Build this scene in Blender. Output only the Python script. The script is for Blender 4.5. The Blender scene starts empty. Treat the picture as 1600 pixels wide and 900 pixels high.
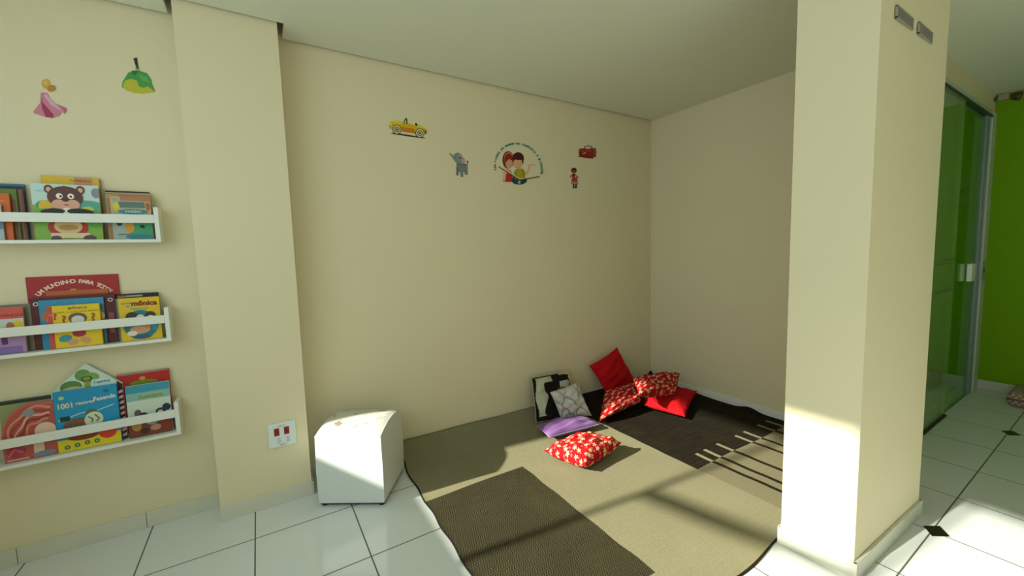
import bpy, bmesh, math, random
from mathutils import Vector, Matrix
random.seed(7)
sc = bpy.context.scene
COL = sc.collection

# ------------------------------------------------------------------ camera
CAM = Vector((-3.3501, -2.7182, 1.3687))
RT = Vector((0.84671202, -0.5312791, -0.0286578))
UP = Vector((0.07126801, 0.05987456, 0.99565853))
FW = Vector((0.5272567, 0.84507843, -0.08855971))
FPX = 633.456
cd = bpy.data.cameras.new('camera'); cam = bpy.data.objects.new('camera', cd); COL.objects.link(cam)
cam.matrix_world = Matrix(((RT.x, UP.x, -FW.x, CAM.x), (RT.y, UP.y, -FW.y, CAM.y), (RT.z, UP.z, -FW.z, CAM.z), (0, 0, 0, 1)))
cd.sensor_width = 36; cd.lens = FPX / 1600 * 36; cd.clip_start = 0.02
sc.camera = cam
def ray(u, v): return FW + RT * ((u - 800) / FPX) - UP * ((v - 450) / FPX)
def PX(x, u, v): d = ray(u, v); return CAM + d * ((x - CAM.x) / d.x)
def PY(y, u, v): d = ray(u, v); return CAM + d * ((y - CAM.y) / d.y)
def PZ(z, u, v): d = ray(u, v); return CAM + d * ((z - CAM.z) / d.z)

# ------------------------------------------------------------------ light
sc.view_settings.view_transform = 'Standard'; sc.view_settings.look = 'None'
sc.view_settings.exposure = 0.0; sc.view_settings.gamma = 1.0; sc.view_settings.use_curve_mapping = False
w = bpy.data.worlds.new('sky'); sc.world = w; w.use_nodes = True
bg = w.node_tree.nodes['Background']; bg.inputs[0].default_value = (0.78, 0.95, 1.0, 1); bg.inputs[1].default_value = 0.8
def look(o, d): o.rotation_euler = Vector(d).to_track_quat('-Z', 'Y').to_euler()
sl = bpy.data.lights.new('sun', 'SUN'); so = bpy.data.objects.new('sun', sl); COL.objects.link(so)
sl.energy = 9.6; sl.angle = math.radians(1.2); sl.color = (0.99, 0.955, 0.84)
az = math.radians(-6.0); el = math.radians(29.9)
look(so, (math.cos(az) * math.cos(el), math.sin(az) * math.cos(el), -math.sin(el)))
so.location = (-6, 0, 4)
def area(name, loc, d, sx, sy, power, color):
    l = bpy.data.lights.new(name, 'AREA'); l.shape = 'RECTANGLE'; l.size = sx; l.size_y = sy; l.energy = power; l.color = color
    o = bpy.data.objects.new(name, l); COL.objects.link(o); o.location = loc; look(o, d); return o
area('window_daylight', (-4.80, -2.75, 1.88), (1, 0, -0.35), 3.4, 1.36, 27, (0.85, 1.0, 1.08))
area('rear_fill', (-2.9, -5.15, 1.12), (0.1, 1, 0), 3.2, 2.1, 12.5, (0.93, 1.0, 0.96))  # added fill behind the camera; no window is built there

# ------------------------------------------------------------------ materials
MATS = {}
def mat(name, col, rough=0.6, spec=0.5, metal=0.0, noise=0.0, nscale=20, bump=0.0, bscale=200, sheen=0.0):
    if name in MATS: return MATS[name]
    m = bpy.data.materials.new(name); m.use_nodes = True; nt = m.node_tree; b = nt.nodes['Principled BSDF']
    b.inputs['Base Color'].default_value = (*col, 1); b.inputs['Roughness'].default_value = rough
    b.inputs['Specular IOR Level'].default_value = spec; b.inputs['Metallic'].default_value = metal
    if sheen: b.inputs['Sheen Weight'].default_value = sheen
    if noise or bump:
        tc = nt.nodes.new('ShaderNodeTexCoord')
    if noise:
        n = nt.nodes.new('ShaderNodeTexNoise'); n.inputs['Scale'].default_value = nscale; n.inputs['Detail'].default_value = 4
        nt.links.new(tc.outputs['Object'], n.inputs['Vector'])
        mx = nt.nodes.new('ShaderNodeMix'); mx.data_type = 'RGBA'
        mx.inputs['A'].default_value = (*[c * (1 - noise) for c in col], 1); mx.inputs['B'].default_value = (*[min(1, c * (1 + noise)) for c in col], 1)
        nt.links.new(n.outputs['Fac'], mx.inputs['Factor']); nt.links.new(mx.outputs['Result'], b.inputs['Base Color'])
    if bump:
        n2 = nt.nodes.new('ShaderNodeTexNoise'); n2.inputs['Scale'].default_value = bscale; n2.inputs['Detail'].default_value = 3
        nt.links.new(tc.outputs['Object'], n2.inputs['Vector'])
        bp = nt.nodes.new('ShaderNodeBump'); bp.inputs['Strength'].default_value = bump; bp.inputs['Distance'].default_value = 0.002
        nt.links.new(n2.outputs['Fac'], bp.inputs['Height']); nt.links.new(bp.outputs['Normal'], b.inputs['Normal'])
    MATS[name] = m; return m
def srgb(h):
    v = [int(h[i:i + 2], 16) / 255 for i in (0, 2, 4)]
    return tuple(c / 12.92 if c <= 0.04045 else ((c + 0.055) / 1.055) ** 2.4 for c in v)
def C(h, rough=0.45): return mat('paint_' + h, srgb(h), rough, 0.4)

M_WALL = mat('cream_wall_paint', (0.78, 0.70, 0.475), 0.6, 0.2, noise=0.015, nscale=3, bump=0.15, bscale=90)
M_CEIL = mat('white_ceiling_paint', (0.76, 0.785, 0.63), 0.75, 0.2, noise=0.01, nscale=2)
M_GREEN = mat('lime_green_wall_paint', (0.18, 0.38, 0.004), 0.7, 0.1, noise=0.03, nscale=2)
M_BASE = mat('pale_glazed_baseboard', (0.66, 0.66, 0.55), 0.22, 0.5, noise=0.04, nscale=9)
M_BASEW = mat('white_painted_baseboard', (0.80, 0.81, 0.74), 0.35, 0.4)
M_WHITE = mat('white_lacquer', (0.80, 0.82, 0.74), 0.35, 0.4)
M_GAP = mat('dark_reveal', (0.20, 0.19, 0.15), 0.8)
M_ALU = mat('satin_aluminium', (0.23, 0.29, 0.28), 0.45, 0.5, metal=0.3)
M_BLACK = mat('black_rubber', (0.012, 0.012, 0.01), 0.5)
M_PAGE = mat('page_paper', (0.70, 0.66, 0.55), 0.8, noise=0.1, nscale=300)

def nodes(m): return m.node_tree.nodes, m.node_tree.links
class NT:
    """tiny helper for building node maths"""
    def __init__(s, m): s.n, s.l = nodes(m); s.b = s.n['Principled BSDF']
    def set(s, sock, v):
        if hasattr(v, 'is_linked') or isinstance(v, bpy.types.NodeSocket): s.l.new(v, sock)
        elif isinstance(v, tuple) and len(v) == 3 and sock.type == 'RGBA': sock.default_value = (*v, 1)
        else: sock.default_value = v
    def m(s, op, a, b=0.0, c=None):
        x = s.n.new('ShaderNodeMath'); x.operation = op; s.set(x.inputs[0], a)
        if b is not None: s.set(x.inputs[1], b)
        if c is not None: s.set(x.inputs[2], c)
        return x.outputs[0]
    def mix(s, f, a, b):
        x = s.n.new('ShaderNodeMix'); x.data_type = 'RGBA'; s.set(x.inputs['Factor'], f); s.set(x.inputs['A'], a); s.set(x.inputs['B'], b); return x.outputs['Result']
    def xyz(s, out='Object'):
        t = s.n.new('ShaderNodeTexCoord'); q = s.n.new('ShaderNodeSeparateXYZ'); s.l.new(t.outputs[out], q.inputs[0]); return q.outputs[0], q.outputs[1], q.outputs[2], t.outputs[out]
    def noise(s, vec, scale, detail=3, rough=0.5):
        x = s.n.new('ShaderNodeTexNoise'); s.l.new(vec, x.inputs['Vector']); x.inputs['Scale'].default_value = scale; x.inputs['Detail'].default_value = detail; x.inputs['Roughness'].default_value = rough; return x.outputs['Fac']
    def step(s, v, lo, hi):
        x = s.n.new('ShaderNodeMapRange'); x.inputs['From Min'].default_value = lo; x.inputs['From Max'].default_value = hi; s.l.new(v, x.inputs['Value']); return x.outputs['Result']
    def bump(s, h, strength=0.3, dist=0.002):
        x = s.n.new('ShaderNodeBump'); x.inputs['Strength'].default_value = strength; x.inputs['Distance'].default_value = dist; s.l.new(h, x.inputs['Height']); s.l.new(x.outputs['Normal'], s.b.inputs['Normal'])

# glossy floor tile with thin grout lines
TS, TX, TY = 0.452, -3.004, -0.4352
TSY = 0.4467
m = mat('glossy_floor_tile', (0.7, 0.74, 0.66), 0.12, 0.5); M_TILE = m
t = NT(m); x, y, z, v = t.xyz()
def line_mask(t, c, off, step, w):
    f = t.m('FRACT', t.m('DIVIDE', t.m('SUBTRACT', c, off - 50 * step), step))
    d = t.m('MULTIPLY', t.m('MINIMUM', f, t.m('SUBTRACT', 1.0, f)), step)
    return t.m('LESS_THAN', d, w)
gx = line_mask(t, x, TX, TS, 0.003); gy = line_mask(t, y, TY, TSY, 0.003)
g = t.m('MAXIMUM', gx, gy)
nz = t.noise(v, 1.7, 2)
tilec = t.mix(nz, (0.68, 0.72, 0.70), (0.74, 0.78, 0.75))
t.l.new(t.mix(g, tilec, (0.10, 0.105, 0.09)), t.b.inputs['Base Color'])
t.l.new(t.m('ADD', t.m('MULTIPLY', g, 0.6), 0.10), t.b.inputs['Roughness'])
t.bump(t.m('SUBTRACT', 1.0, g), 0.3, 0.001)

# rug weaves
def weave(name, c1, c2, zig, sx, sy, rough=0.9, amt=1.0, streak=0.0):
    m = mat(name, c1, rough, 0.1); t = NT(m); x, y, z, v = t.xyz()
    wob = t.m('MULTIPLY', t.noise(v, 14, 3), 0.012)
    f = t.m('FRACT', t.m('MULTIPLY', y, sy)); tri = t.m('ABSOLUTE', t.m('SUBTRACT', f, 0.5))
    ph = t.m('ADD', t.m('ADD', x, wob), t.m('MULTIPLY', tri, zig))
    st = t.m('FRACT', t.m('MULTIPLY', ph, sx)); st = t.m('GREATER_THAN', st, 0.5)
    n = t.noise(v, 160, 3, 0.7); n2 = t.noise(v, 5, 3)
    mp = t.n.new('ShaderNodeMapping'); mp.inputs['Scale'].default_value = (6, 90, 6); t.l.new(v, mp.inputs['Vector']); n3 = t.noise(mp.outputs[0], 1.0, 3)
    k = t.m('ADD', t.m('MULTIPLY', st, amt), t.m('MULTIPLY', t.m('SUBTRACT', n, 0.5), 0.9))
    k = t.m('ADD', k, t.m('MULTIPLY', t.m('SUBTRACT', n2, 0.5), 0.5))
    k = t.m('ADD', k, t.m('MULTIPLY', t.m('SUBTRACT', n3, 0.5), streak))
    x2 = t.n.new('ShaderNodeClamp'); t.l.new(k, x2.inputs[0])
    t.l.new(t.mix(x2.outputs[0], c1, c2), t.b.inputs['Base Color']); t.bump(t.m('ADD', st, n), 0.5, 0.002)
    return m
M_RDL = weave('dark_herringbone_weave', (0.022, 0.019, 0.009), (0.085, 0.075, 0.038), 0.02, 85, 28, amt=0.75)
M_RDR = weave('charcoal_flat_weave', (0.012, 0.010, 0.005), (0.040, 0.032, 0.017), 0.01, 60, 40, amt=0.25, streak=1.6)
M_RBL = weave('beige_flat_weave', (0.27, 0.25, 0.148), (0.165, 0.152, 0.085), 0.02, 85, 30, amt=0.5, streak=0.5)
M_RBM = weave('grey_beige_flat_weave', (0.20, 0.18, 0.105), (0.145, 0.13, 0.074), 0.01, 60, 60, amt=0.3, streak=0.5)
M_REDGE = mat('rug_binding', (0.02, 0.017, 0.012), 0.9, 0.1, noise=0.3, nscale=80)

# ------------------------------------------------------------------ mesh helpers
def link(name, me, mats, parent=None):
    o = bpy.data.objects.new(name, me); COL.objects.link(o)
    for m_ in (mats if isinstance(mats, (list, tuple)) else [mats]): me.materials.append(m_)
    if parent: o.parent = parent
    return o
def fin(name, bm, mats, parent=None, smooth=False, recalc=True):
    if recalc: bmesh.ops.recalc_face_normals(bm, faces=bm.faces)
    me = bpy.data.meshes.new(name); bm.to_mesh(me); bm.free()
    if smooth:
        for p in me.polygons: p.use_smooth = True
    return link(name, me, mats, parent)
def tag(o, label, cat, group=None, kind=None):
    o['label'] = label; o['category'] = cat
    if group: o['group'] = group
    if kind: o['kind'] = kind
    return o
def struct(o): o['kind'] = 'structure'; return o
def thing(name, loc, label, cat, group=None, rot=(0, 0, 0)):
    o = bpy.data.objects.new(name, None); COL.objects.link(o); o.location = loc; o.rotation_euler = rot
    o.empty_display_size = 0.05
    bpy.context.view_layer.update()
    return tag(o, label, cat, group)
def box(bm, lo, hi, mi=0, bev=0.0):
    b2 = bmesh.new() if bev else bm
    vs = [b2.verts.new((lo[0] if i & 1 == 0 else hi[0], lo[1] if i & 2 == 0 else hi[1], lo[2] if i & 4 == 0 else hi[2])) for i in range(8)]
    fs = [b2.faces.new([vs[i] for i in q]) for q in ((0, 2, 3, 1), (4, 5, 7, 6), (0, 1, 5, 4), (2, 6, 7, 3), (0, 4, 6, 2), (1, 3, 7, 5))]
    for f in fs: f.material_index = mi
    if bev:
        bmesh.ops.bevel(b2, geom=list(b2.edges), offset=bev, segments=2, affect='EDGES', profile=0.5)
        for f in b2.faces: f.material_index = mi
        merge(bm, b2)
def merge(bm, b2, M=None):
    if M is not None: bmesh.ops.transform(b2, matrix=M, verts=b2.verts)
    mp = {v: bm.verts.new(v.co) for v in b2.verts}
    for f in b2.faces:
        try: nf = bm.faces.new([mp[v] for v in f.verts]); nf.material_index = f.material_index; nf.smooth = f.smooth
        except ValueError: pass
    b2.free()
def prism(bm, pts, z0, z1, mi=0):
    n = len(pts); a = [bm.verts.new((p[0], p[1], z0)) for p in pts]; b = [bm.verts.new((p[0], p[1], z1)) for p in pts]
    fs = [bm.faces.new(list(reversed(a))), bm.faces.new(b)] + [bm.faces.new((a[i], a[(i + 1) % n], b[(i + 1) % n], b[i])) for i in range(n)]
    for f in fs: f.material_index = mi
def sbox(name, lo, hi, m_, bev=0.0, parent=None):
    bm = bmesh.new(); box(bm, lo, hi, 0, bev); return fin(name, bm, m_, parent)
def cyl(bm, a, b, r, n=12, mi=0, r2=None):
    a, b = Vector(a), Vector(b); d = (b - a); q = d.to_track_quat('Z', 'Y'); r2 = r if r2 is None else r2
    A = [bm.verts.new(a + q @ Vector((r * math.cos(2 * math.pi * i / n), r * math.sin(2 * math.pi * i / n), 0))) for i in range(n)]
    B = [bm.verts.new(b + q @ Vector((r2 * math.cos(2 * math.pi * i / n), r2 * math.sin(2 * math.pi * i / n), 0))) for i in range(n)]
    fs = [bm.faces.new(list(reversed(A))), bm.faces.new(B)] + [bm.faces.new((A[i], A[(i + 1) % n], B[(i + 1) % n], B[i])) for i in range(n)]
    for f in fs: f.material_index = mi

# ---- flat printed art: coloured shapes and lettering, each layer a hair above the last
class Art:
    """collects shapes in 2-D; put() lays them on a plane given by origin + two axes"""
    def __init__(s): s.items = []; s.mats = []
    def mi(s, h):
        m_ = C(h)
        if m_ not in s.mats: s.mats.append(m_)
        return s.mats.index(m_)
    def poly(s, h, pts): s.items.append((s.mi(h), [(list(pts))]))
    def rect(s, h, x0, y0, x1, y1): s.poly(h, [(x0, y0), (x1, y0), (x1, y1), (x0, y1)])
    def ell(s, h, cx, cy, rx, ry=None, rot=0, a0=0, a1=360, n=28):
        ry = rx if ry is None else ry; pts = []
        full = a1 - a0 >= 360
        for i in range(n if full else n + 1):
            a = math.radians(a0 + (a1 - a0) * i / n); px, py = rx * math.cos(a), ry * math.sin(a)
            r = math.radians(rot); pts.append((cx + px * math.cos(r) - py * math.sin(r), cy + px * math.sin(r) + py * math.cos(r)))
        s.poly(h, pts)
    def ring(s, h, cx, cy, r0, r1, a0=0, a1=360, n=30, sy=1.0):
        polys = []
        for i in range(n):
            a, b = (math.radians(a0 + (a1 - a0) * k / n) for k in (i, i + 1))
            polys.append([(cx + r0 * math.cos(a), cy + sy * r0 * math.sin(a)), (cx + r1 * math.cos(a), cy + sy * r1 * math.sin(a)), (cx + r1 * math.cos(b), cy + sy * r1 * math.sin(b)), (cx + r0 * math.cos(b), cy + sy * r0 * math.sin(b))])
        s.items.append((s.mi(h), polys))
    def stroke(s, h, pts, w, w2=None):
        w2 = w if w2 is None else w2; n = len(pts); L, R_ = [], []
        for i, p in enumerate(pts):
            a = pts[max(0, i - 1)]; b = pts[min(n - 1, i + 1)]; dx, dy = b[0] - a[0], b[1] - a[1]; l = math.hypot(dx, dy) or 1
            ww = (w + (w2 - w) * i / (n - 1)) / 2; L.append((p[0] - dy / l * ww, p[1] + dx / l * ww)); R_.append((p[0] + dy / l * ww, p[1] - dx / l * ww))
        s.items.append((s.mi(h), [[L[i], L[i + 1], R_[i + 1], R_[i]] for i in range(n - 1)]))
    def text(s, h, string, cx, cy, size, rot=0, sx=1.0, bold=0.0):
        cu = bpy.data.curves.new('lettering', 'FONT'); cu.body = string; cu.size = size; cu.align_x = 'CENTER'; cu.align_y = 'CENTER'; cu.resolution_u = 3; cu.offset = bold * size
        o = bpy.data.objects.new('lettering', cu); COL.objects.link(o); bpy.context.view_layer.update()
        me = o.evaluated_get(bpy.context.evaluated_depsgraph_get()).to_mesh(); r = math.radians(rot); polys = []
        vs = [(v.co.x * sx, v.co.y) for v in me.vertices]
        vs = [(cx + a * math.cos(r) - b * math.sin(r), cy + a * math.sin(r) + b * math.cos(r)) for a, b in vs]
        for p in me.polygons: polys.append([vs[i] for i in p.vertices])
        s.items.append((s.mi(h), polys))
        o.to_mesh_clear(); bpy.data.objects.remove(o); bpy.data.curves.remove(cu)
    def arc_text(s, h, string, cx, cy, r, a0, a1, size, bold=0.0):
        n = len(string)
        for i, ch in enumerate(string):
            if ch == ' ': continue
            a = math.radians(a0 + (a1 - a0) * i / (n - 1)); s.text(h, ch, cx + r * math.cos(a), cy + r * math.sin(a), size, math.degrees(a) - 90, bold=bold)
    def put(s, bm, fn, base=0, clip=None, d=0.00035, z0=0.0):
        """fn(x, y, lift) -> world/local point"""
        for k, (mi, polys) in enumerate(s.items):
            for pl in polys:
                if clip: pl = clip_poly(pl, *clip)
                if len(pl) < 3: continue
                a2 = sum(pl[i][0] * pl[(i + 1) % len(pl)][1] - pl[(i + 1) % len(pl)][0] * pl[i][1] for i in range(len(pl)))
                if a2 < 0: pl = list(reversed(pl))
                try: f = bm.faces.new([bm.verts.new(fn(x_, y_, z0 + d * (k + 1))) for x_, y_ in pl]); f.material_index = base + mi
                except ValueError: pass
def clip_poly(pl, x0, y0, x1, y1):
    for ax, lim, sg in ((0, x0, 1), (0, x1, -1), (1, y0, 1), (1, y1, -1)):
        out = []
        for i in range(len(pl)):
            a, b = pl[i], pl[(i + 1) % len(pl)]; ia = sg * (a[ax] - lim) >= 0; ib = sg * (b[ax] - lim) >= 0
            if ia: out.append(a)
            if ia != ib:
                tt = (lim - a[ax]) / (b[ax] - a[ax]); out.append((a[0] + (b[0] - a[0]) * tt, a[1] + (b[1] - a[1]) * tt))
        pl = out
        if len(pl) < 3: return []
    return pl

# ================================================================== ROOM SHELL
H = 2.6; HT = 2.76; HB = 0.079; BT = 0.012
XL, YF, XR = -4.72, -5.2, 2.2
struct(sbox('floor', (XL - 0.1, YF - 0.1, -0.1), (XR + 0.1, 0.9, 0.0), M_TILE))
bm = bmesh.new()
box(bm, (XL, YF, H), (0.0, -0.193, H + 0.03)); box(bm, (0.0, YF, H), (XR, 0.8, H + 0.03))
box(bm, (XL, -0.193, H), (-3.640, -0.022, H + 0.03)); box(bm, (-3.143, -0.193, H), (0.0, -0.022, H + 0.03))
struct(fin('ceiling', bm, M_CEIL))
struct(sbox('ceiling', (XL - 0.1, YF - 0.1, HT), (XR + 0.1, 0.9, HT + 0.08), M_GAP))
struct(sbox('wall_back', (XL - 0.1, 0.0, 0), (0.0, 0.1, HT), M_WALL))
struct(sbox('wall_pilaster', (-3.607, -0.173, 0), (-3.174, 0.0, HT), M_WALL))
struct(sbox('wall_right', (0.0, -1.80, 0), (0.10, 0.1, H), M_WALL))
struct(sbox('wall_front', (XL, YF - 0.1, 0), (XR, YF, HT), M_WALL))
# left wall with the window opening the sun comes through
bm = bmesh.new(); WZ0, WZ1, WY0, WY1 = 1.19, 2.598, -4.5, -0.045
box(bm, (XL - 0.1, YF, 0), (XL, 0.1, WZ0)); box(bm, (XL - 0.1, YF, WZ1), (XL, 0.1, HT))
box(bm, (XL - 0.1, YF, WZ0), (XL, WY0, WZ1)); box(bm, (XL - 0.1, WY1, WZ0), (XL, 0.1, WZ1))
struct(fin('wall_left', bm, M_WALL))
wf = bmesh.new()
for yy in (WY1 - 0.02, -0.93, -1.80, -2.70, -3.60, WY0 + 0.02): box(wf, (XL - 0.06, yy - 0.019, WZ0), (XL - 0.03, yy + 0.019, WZ1))
cyl(wf, (XL - 0.045, -0.93, 1.835), (XL - 0.045, -1.80, 1.975), 0.037, 12)   # unseen sloping bar, added to cast the slanting shadow on the rug
struct(fin('window_1', wf, M_WHITE))
# green end wall and the room behind the glass door
struct(sbox('wall_green', (XR, YF, 0), (XR + 0.1, 0.9, HT), M_GREEN))
struct(sbox('wall_green_far', (0.10, 0.8, 0), (XR, 0.9, HT), M_GREEN))
struct(sbox('wall_over_door', (0.10, -1.875, 2.43), (XR, -1.80, H), M_WALL))
# column: four-sided, standing clear of the wall
colp = [(-1.402, -1.868), (-1.388, -2.132), (-0.640, -2.150), (-0.640, -1.868)]
bm = bmesh.new(); prism(bm, list(reversed(colp)), 0, H); struct(fin('wall_column', bm, M_WALL))
struct(sbox('wall_column_link', (-0.64, -1.88, 0), (0.10, -1.80, H), M_WALL))

def baseboard(name, path, m_, h=HB, th=BT, joints=()):
    """path: floor line of the wall, room on the left-hand side of travel"""
    bm = bmesh.new()
    for (a, b) in zip(path[:-1], path[1:]):
        a, b = Vector((*a, 0)), Vector((*b, 0)); d = (b - a).normalized(); n = Vector((-d.y, d.x, 0)); L_ = (b - a).length
        b2 = bmesh.new(); box(b2, (-th if False else 0, 0, 0), (L_, th, h), 0, 0.0015)
        M_ = Matrix(((d.x, n.x, 0, a.x), (d.y, n.y, 0, a.y), (0, 0, 1, 0), (0, 0, 0, 1))); merge(bm, b2, M_)
    return struct(fin(name, bm, m_))
baseboard('baseboard_left', [(-3.607, 0.0), (-3.93, 0.0)], M_BASE)
baseboard('baseboard_left', [(-3.932, 0.0), (-4.38, 0.0)], M_BASE)
baseboard('baseboard_left', [(-4.382, 0.0), (XL, 0.0)], M_BASE)
baseboard('baseboard_pilaster', [(-3.162, -0.173), (-3.607, -0.173)], M_BASE)
baseboard('baseboard_pilaster', [(-3.174, 0.0), (-3.174, -0.185)], M_BASE)
baseboard('baseboard_back', [(0.0, 0.0), (-3.162, 0.0)], M_BASE, 0.07)
baseboard('baseboard_right', [(0.0, -1.80), (0.0, 0.0)], M_BASEW, 0.079, 0.013)
baseboard('baseboard_right', [(-0.0, -1.80), (0.0, 0.0)], M_BASEW, 0.058, 0.017)
baseboard('baseboard_column', [(-1.388, -2.145), (-1.402, -1.858)], M_BASE)
baseboard('baseboard_column', [(-1.026, -2.1407), (-1.400, -2.132)], M_BASE)
baseboard('baseboard_column', [(-0.628, -2.150), (-1.024, -2.1409)], M_BASE)
baseboard('baseboard_column', [(-0.640, -1.88), (-0.640, -2.162)], M_BASE)
baseboard('baseboard_column', [(-1.41, -1.868), (-0.64, -1.868)], M_BASE)
baseboard('baseboard_green', [(XR, YF), (XR, 0.8)], M_BASE)

# black diamond inserts in the tile floor
for i, (x, y) in enumerate(((-0.729, -2.2332), (1.050, -2.2332), (-0.729, -4.02), (1.050, -4.02))):
    bm = bmesh.new(); prism(bm, [(x - 0.062, y), (x, y - 0.046), (x + 0.062, y), (x, y + 0.044)], 0.0002, 0.0012)
    struct(fin('trim_%d' % (i + 1), bm, mat('black_glazed_insert', (0.012, 0.010, 0.006), 0.12, 0.5)))

# ================================================================== GLASS DOOR
M_GLASS = bpy.data.materials.new('clear_green_glass'); M_GLASS.use_nodes = True
def glassmat(m_, tint, refl, refl_veil=0.0):
    n, l = nodes(m_); n.remove(n['Principled BSDF']); out = n['Material Output']
    tr = n.new('ShaderNodeBsdfTransparent'); tr.inputs[0].default_value = (*tint, 1)
    gl = n.new('ShaderNodeBsdfGlossy'); gl.inputs['Roughness'].default_value = 0.01; gl.inputs[0].default_value = (0.9, 1, 0.9, 1)
    fr = n.new('ShaderNodeFresnel'); fr.inputs[0].default_value = 1.45
    mu = n.new('ShaderNodeMath'); mu.operation = 'MULTIPLY'; mu.inputs[1].default_value = refl; l.new(fr.outputs[0], mu.inputs[0])
    mx = n.new('ShaderNodeMixShader'); l.new(mu.outputs[0], mx.inputs[0]); l.new(tr.outputs[0], mx.inputs[1]); l.new(gl.outputs[0], mx.inputs[2])
    last = mx.outputs[0]
    if refl_veil:
        df = n.new('ShaderNodeBsdfDiffuse'); df.inputs[0].default_value = (0.55, 0.62, 0.40, 1); m2 = n.new('ShaderNodeMixShader'); m2.inputs[0].default_value = refl_veil
        l.new(last, m2.inputs[1]); l.new(df.outputs[0], m2.inputs[2]); last = m2.outputs[0]
    l.new(last, out.inputs[0])
glassmat(M_GLASS, (0.80, 0.92, 0.72), 0.4)
M_GLASS2 = bpy.data.materials.new('reflection_tinted_glass'); M_GLASS2.use_nodes = True; glassmat(M_GLASS2, (0.90, 0.97, 0.80), 0.6, 0.10)  # pale diffuse share paints in this panel's brighter reflection
door = bpy.data.objects.new('door_1', None); COL.objects.link(door); door.location = (1.1, -1.886, 0); struct(door); bpy.context.view_layer.update()
def child(o, root):
    o.parent = root; o.matrix_parent_inverse = root.matrix_world.inverted(); return o
bm = bmesh.new()
box(bm, (0.10, -1.90, 2.385), (2.12, -1.83, 2.43), 0, 0.003); box(bm, (1.96, -1.905, 0), (2.10, -1.80, 2.43), 1, 0.004); box(bm, (0.10, -1.87, 0), (0.16, -1.80, 2.43), 1, 0.003)
child(fin('door_frame', bm, [mat('pale_aluminium', (0.50, 0.58, 0.52), 0.4, metal=0.2), mat('pale_frame_paint', (0.52, 0.58, 0.48), 0.4)]), door)
bm = bmesh.new(); box(bm, (1.86, -1.892, 0.005), (1.955, -1.862, 2.385), 0, 0.003); box(bm, (1.895, -1.897, 0.01), (1.915, -1.890, 2.38), 0, 0.001)
child(fin('jamb_profile', bm, M_ALU), door)
child(sbox('fixed_panel', (0.16, -1.900, 0.012), (1.10, -1.892, 2.388), M_GLASS2), door)
child(sbox('sliding_panel', (1.02, -1.880, 0.012), (1.87, -1.872, 2.385), M_GLASS), door)
child(sbox('top_track', (0.16, -1.906, 2.380), (1.96, -1.868, 2.392), mat('dark_green_track', (0.03, 0.045, 0.025), 0.5)), door)
child(sbox('bottom_seal', (0.16, -1.910, 0.0), (1.10, -1.890, 0.014), M_BLACK), door)
child(sbox('bottom_rail', (1.10, -1.885, 0.0), (1.96, -1.868, 0.006), M_ALU), door)
bm = bmesh.new(); box(bm, (1.56, -1.912, 1.02), (1.68, -1.881, 1.165), 0, 0.006); box(bm, (1.555, -1.871, 1.02), (1.67, -1.845, 1.165), 0, 0.006)
child(fin('door_handle', bm, mat('white_handle', (0.85, 0.88, 0.78), 0.3)), door)
bm = bmesh.new(); box(bm, (1.90, -1.915, 1.01), (2.02, -1.890, 1.17), 0, 0.004)
lk = child(fin('lock', bm, mat('lock_plate', (0.38, 0.43, 0.36), 0.4, metal=0.3)), door)
bm = bmesh.new(); box(bm, (1.952, -1.918, 1.075), (1.966, -1.914, 1.115)); kh = fin('keyhole', bm, M_BLACK); kh.parent = lk
# etched stripes on the glass; a small plaque on the green wall behind it
M_ETCH = mat('etched_glass_stripe', (0.16, 0.20, 0.07), 0.6)
for v0, v1 in ((406, 408.5), (412, 414), (455, 458)):
    za, zb = PY(-1.9015, 1472, v1).z, PY(-1.9015, 1472, v0).z
    child(sbox('etched_stripe', (0.17, -1.9018, za), (1.09, -1.9001, zb), M_ETCH), door)
bm = bmesh.new(); box(bm, (XR - 0.008, -1.79, 1.70), (XR - 0.0005, -1.60, 1.93), 0, 0.001)
def tw(x_, y_, l_): return (XR - 0.008 - l_, -1.70 + x_, 1.82 + y_)
A = Art(); A.stroke('2c3a12', [(-0.07, 0.03), (-0.03, 0.0), (0.03, 0.01), (0.08, 0.02)], 0.006); A.stroke('2c3a12', [(-0.05, -0.05), (-0.02, -0.01), (0.04, -0.04)], 0.006); A.stroke('2c3a12', [(-0.03, 0.0), (0.02, -0.06)], 0.005)
A.put(bm, tw, 1); tag(fin('wall_plaque', bm, [mat('plaque_green', (0.26, 0.33, 0.10), 0.5)] + A.mats, recalc=False), 'pale green plaque with a dark twig drawing seen through the glass door', 'plaque')

# little double-headed fitting at the top of the green wall
g = thing('emergency_light', (2.185, -1.925, H), 'small brown two-headed spotlight fitting in the ceiling corner above the glass door', 'light')
bm = bmesh.new(); box(bm, (-0.04, -0.030, -0.055), (0.012, 0.035, -0.001), 0, 0.008); fin('body', bm, mat('beige_plastic', (0.36, 0.32, 0.22), 0.6), g)
for yy, xx in ((-0.075, 0.0), (0.085, -0.045)):
    bm = bmesh.new(); cyl(bm, (xx, yy * 0.55, -0.035), (xx, yy, -0.045), 0.022, 14, r2=0.034); cyl(bm, (xx, yy, -0.045), (xx, yy * 1.25, -0.05), 0.034, 14, r2=0.030)
    fin('lamp_head', bm, mat('brown_plastic', (0.085, 0.05, 0.022), 0.5), g, smooth=False)

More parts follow.
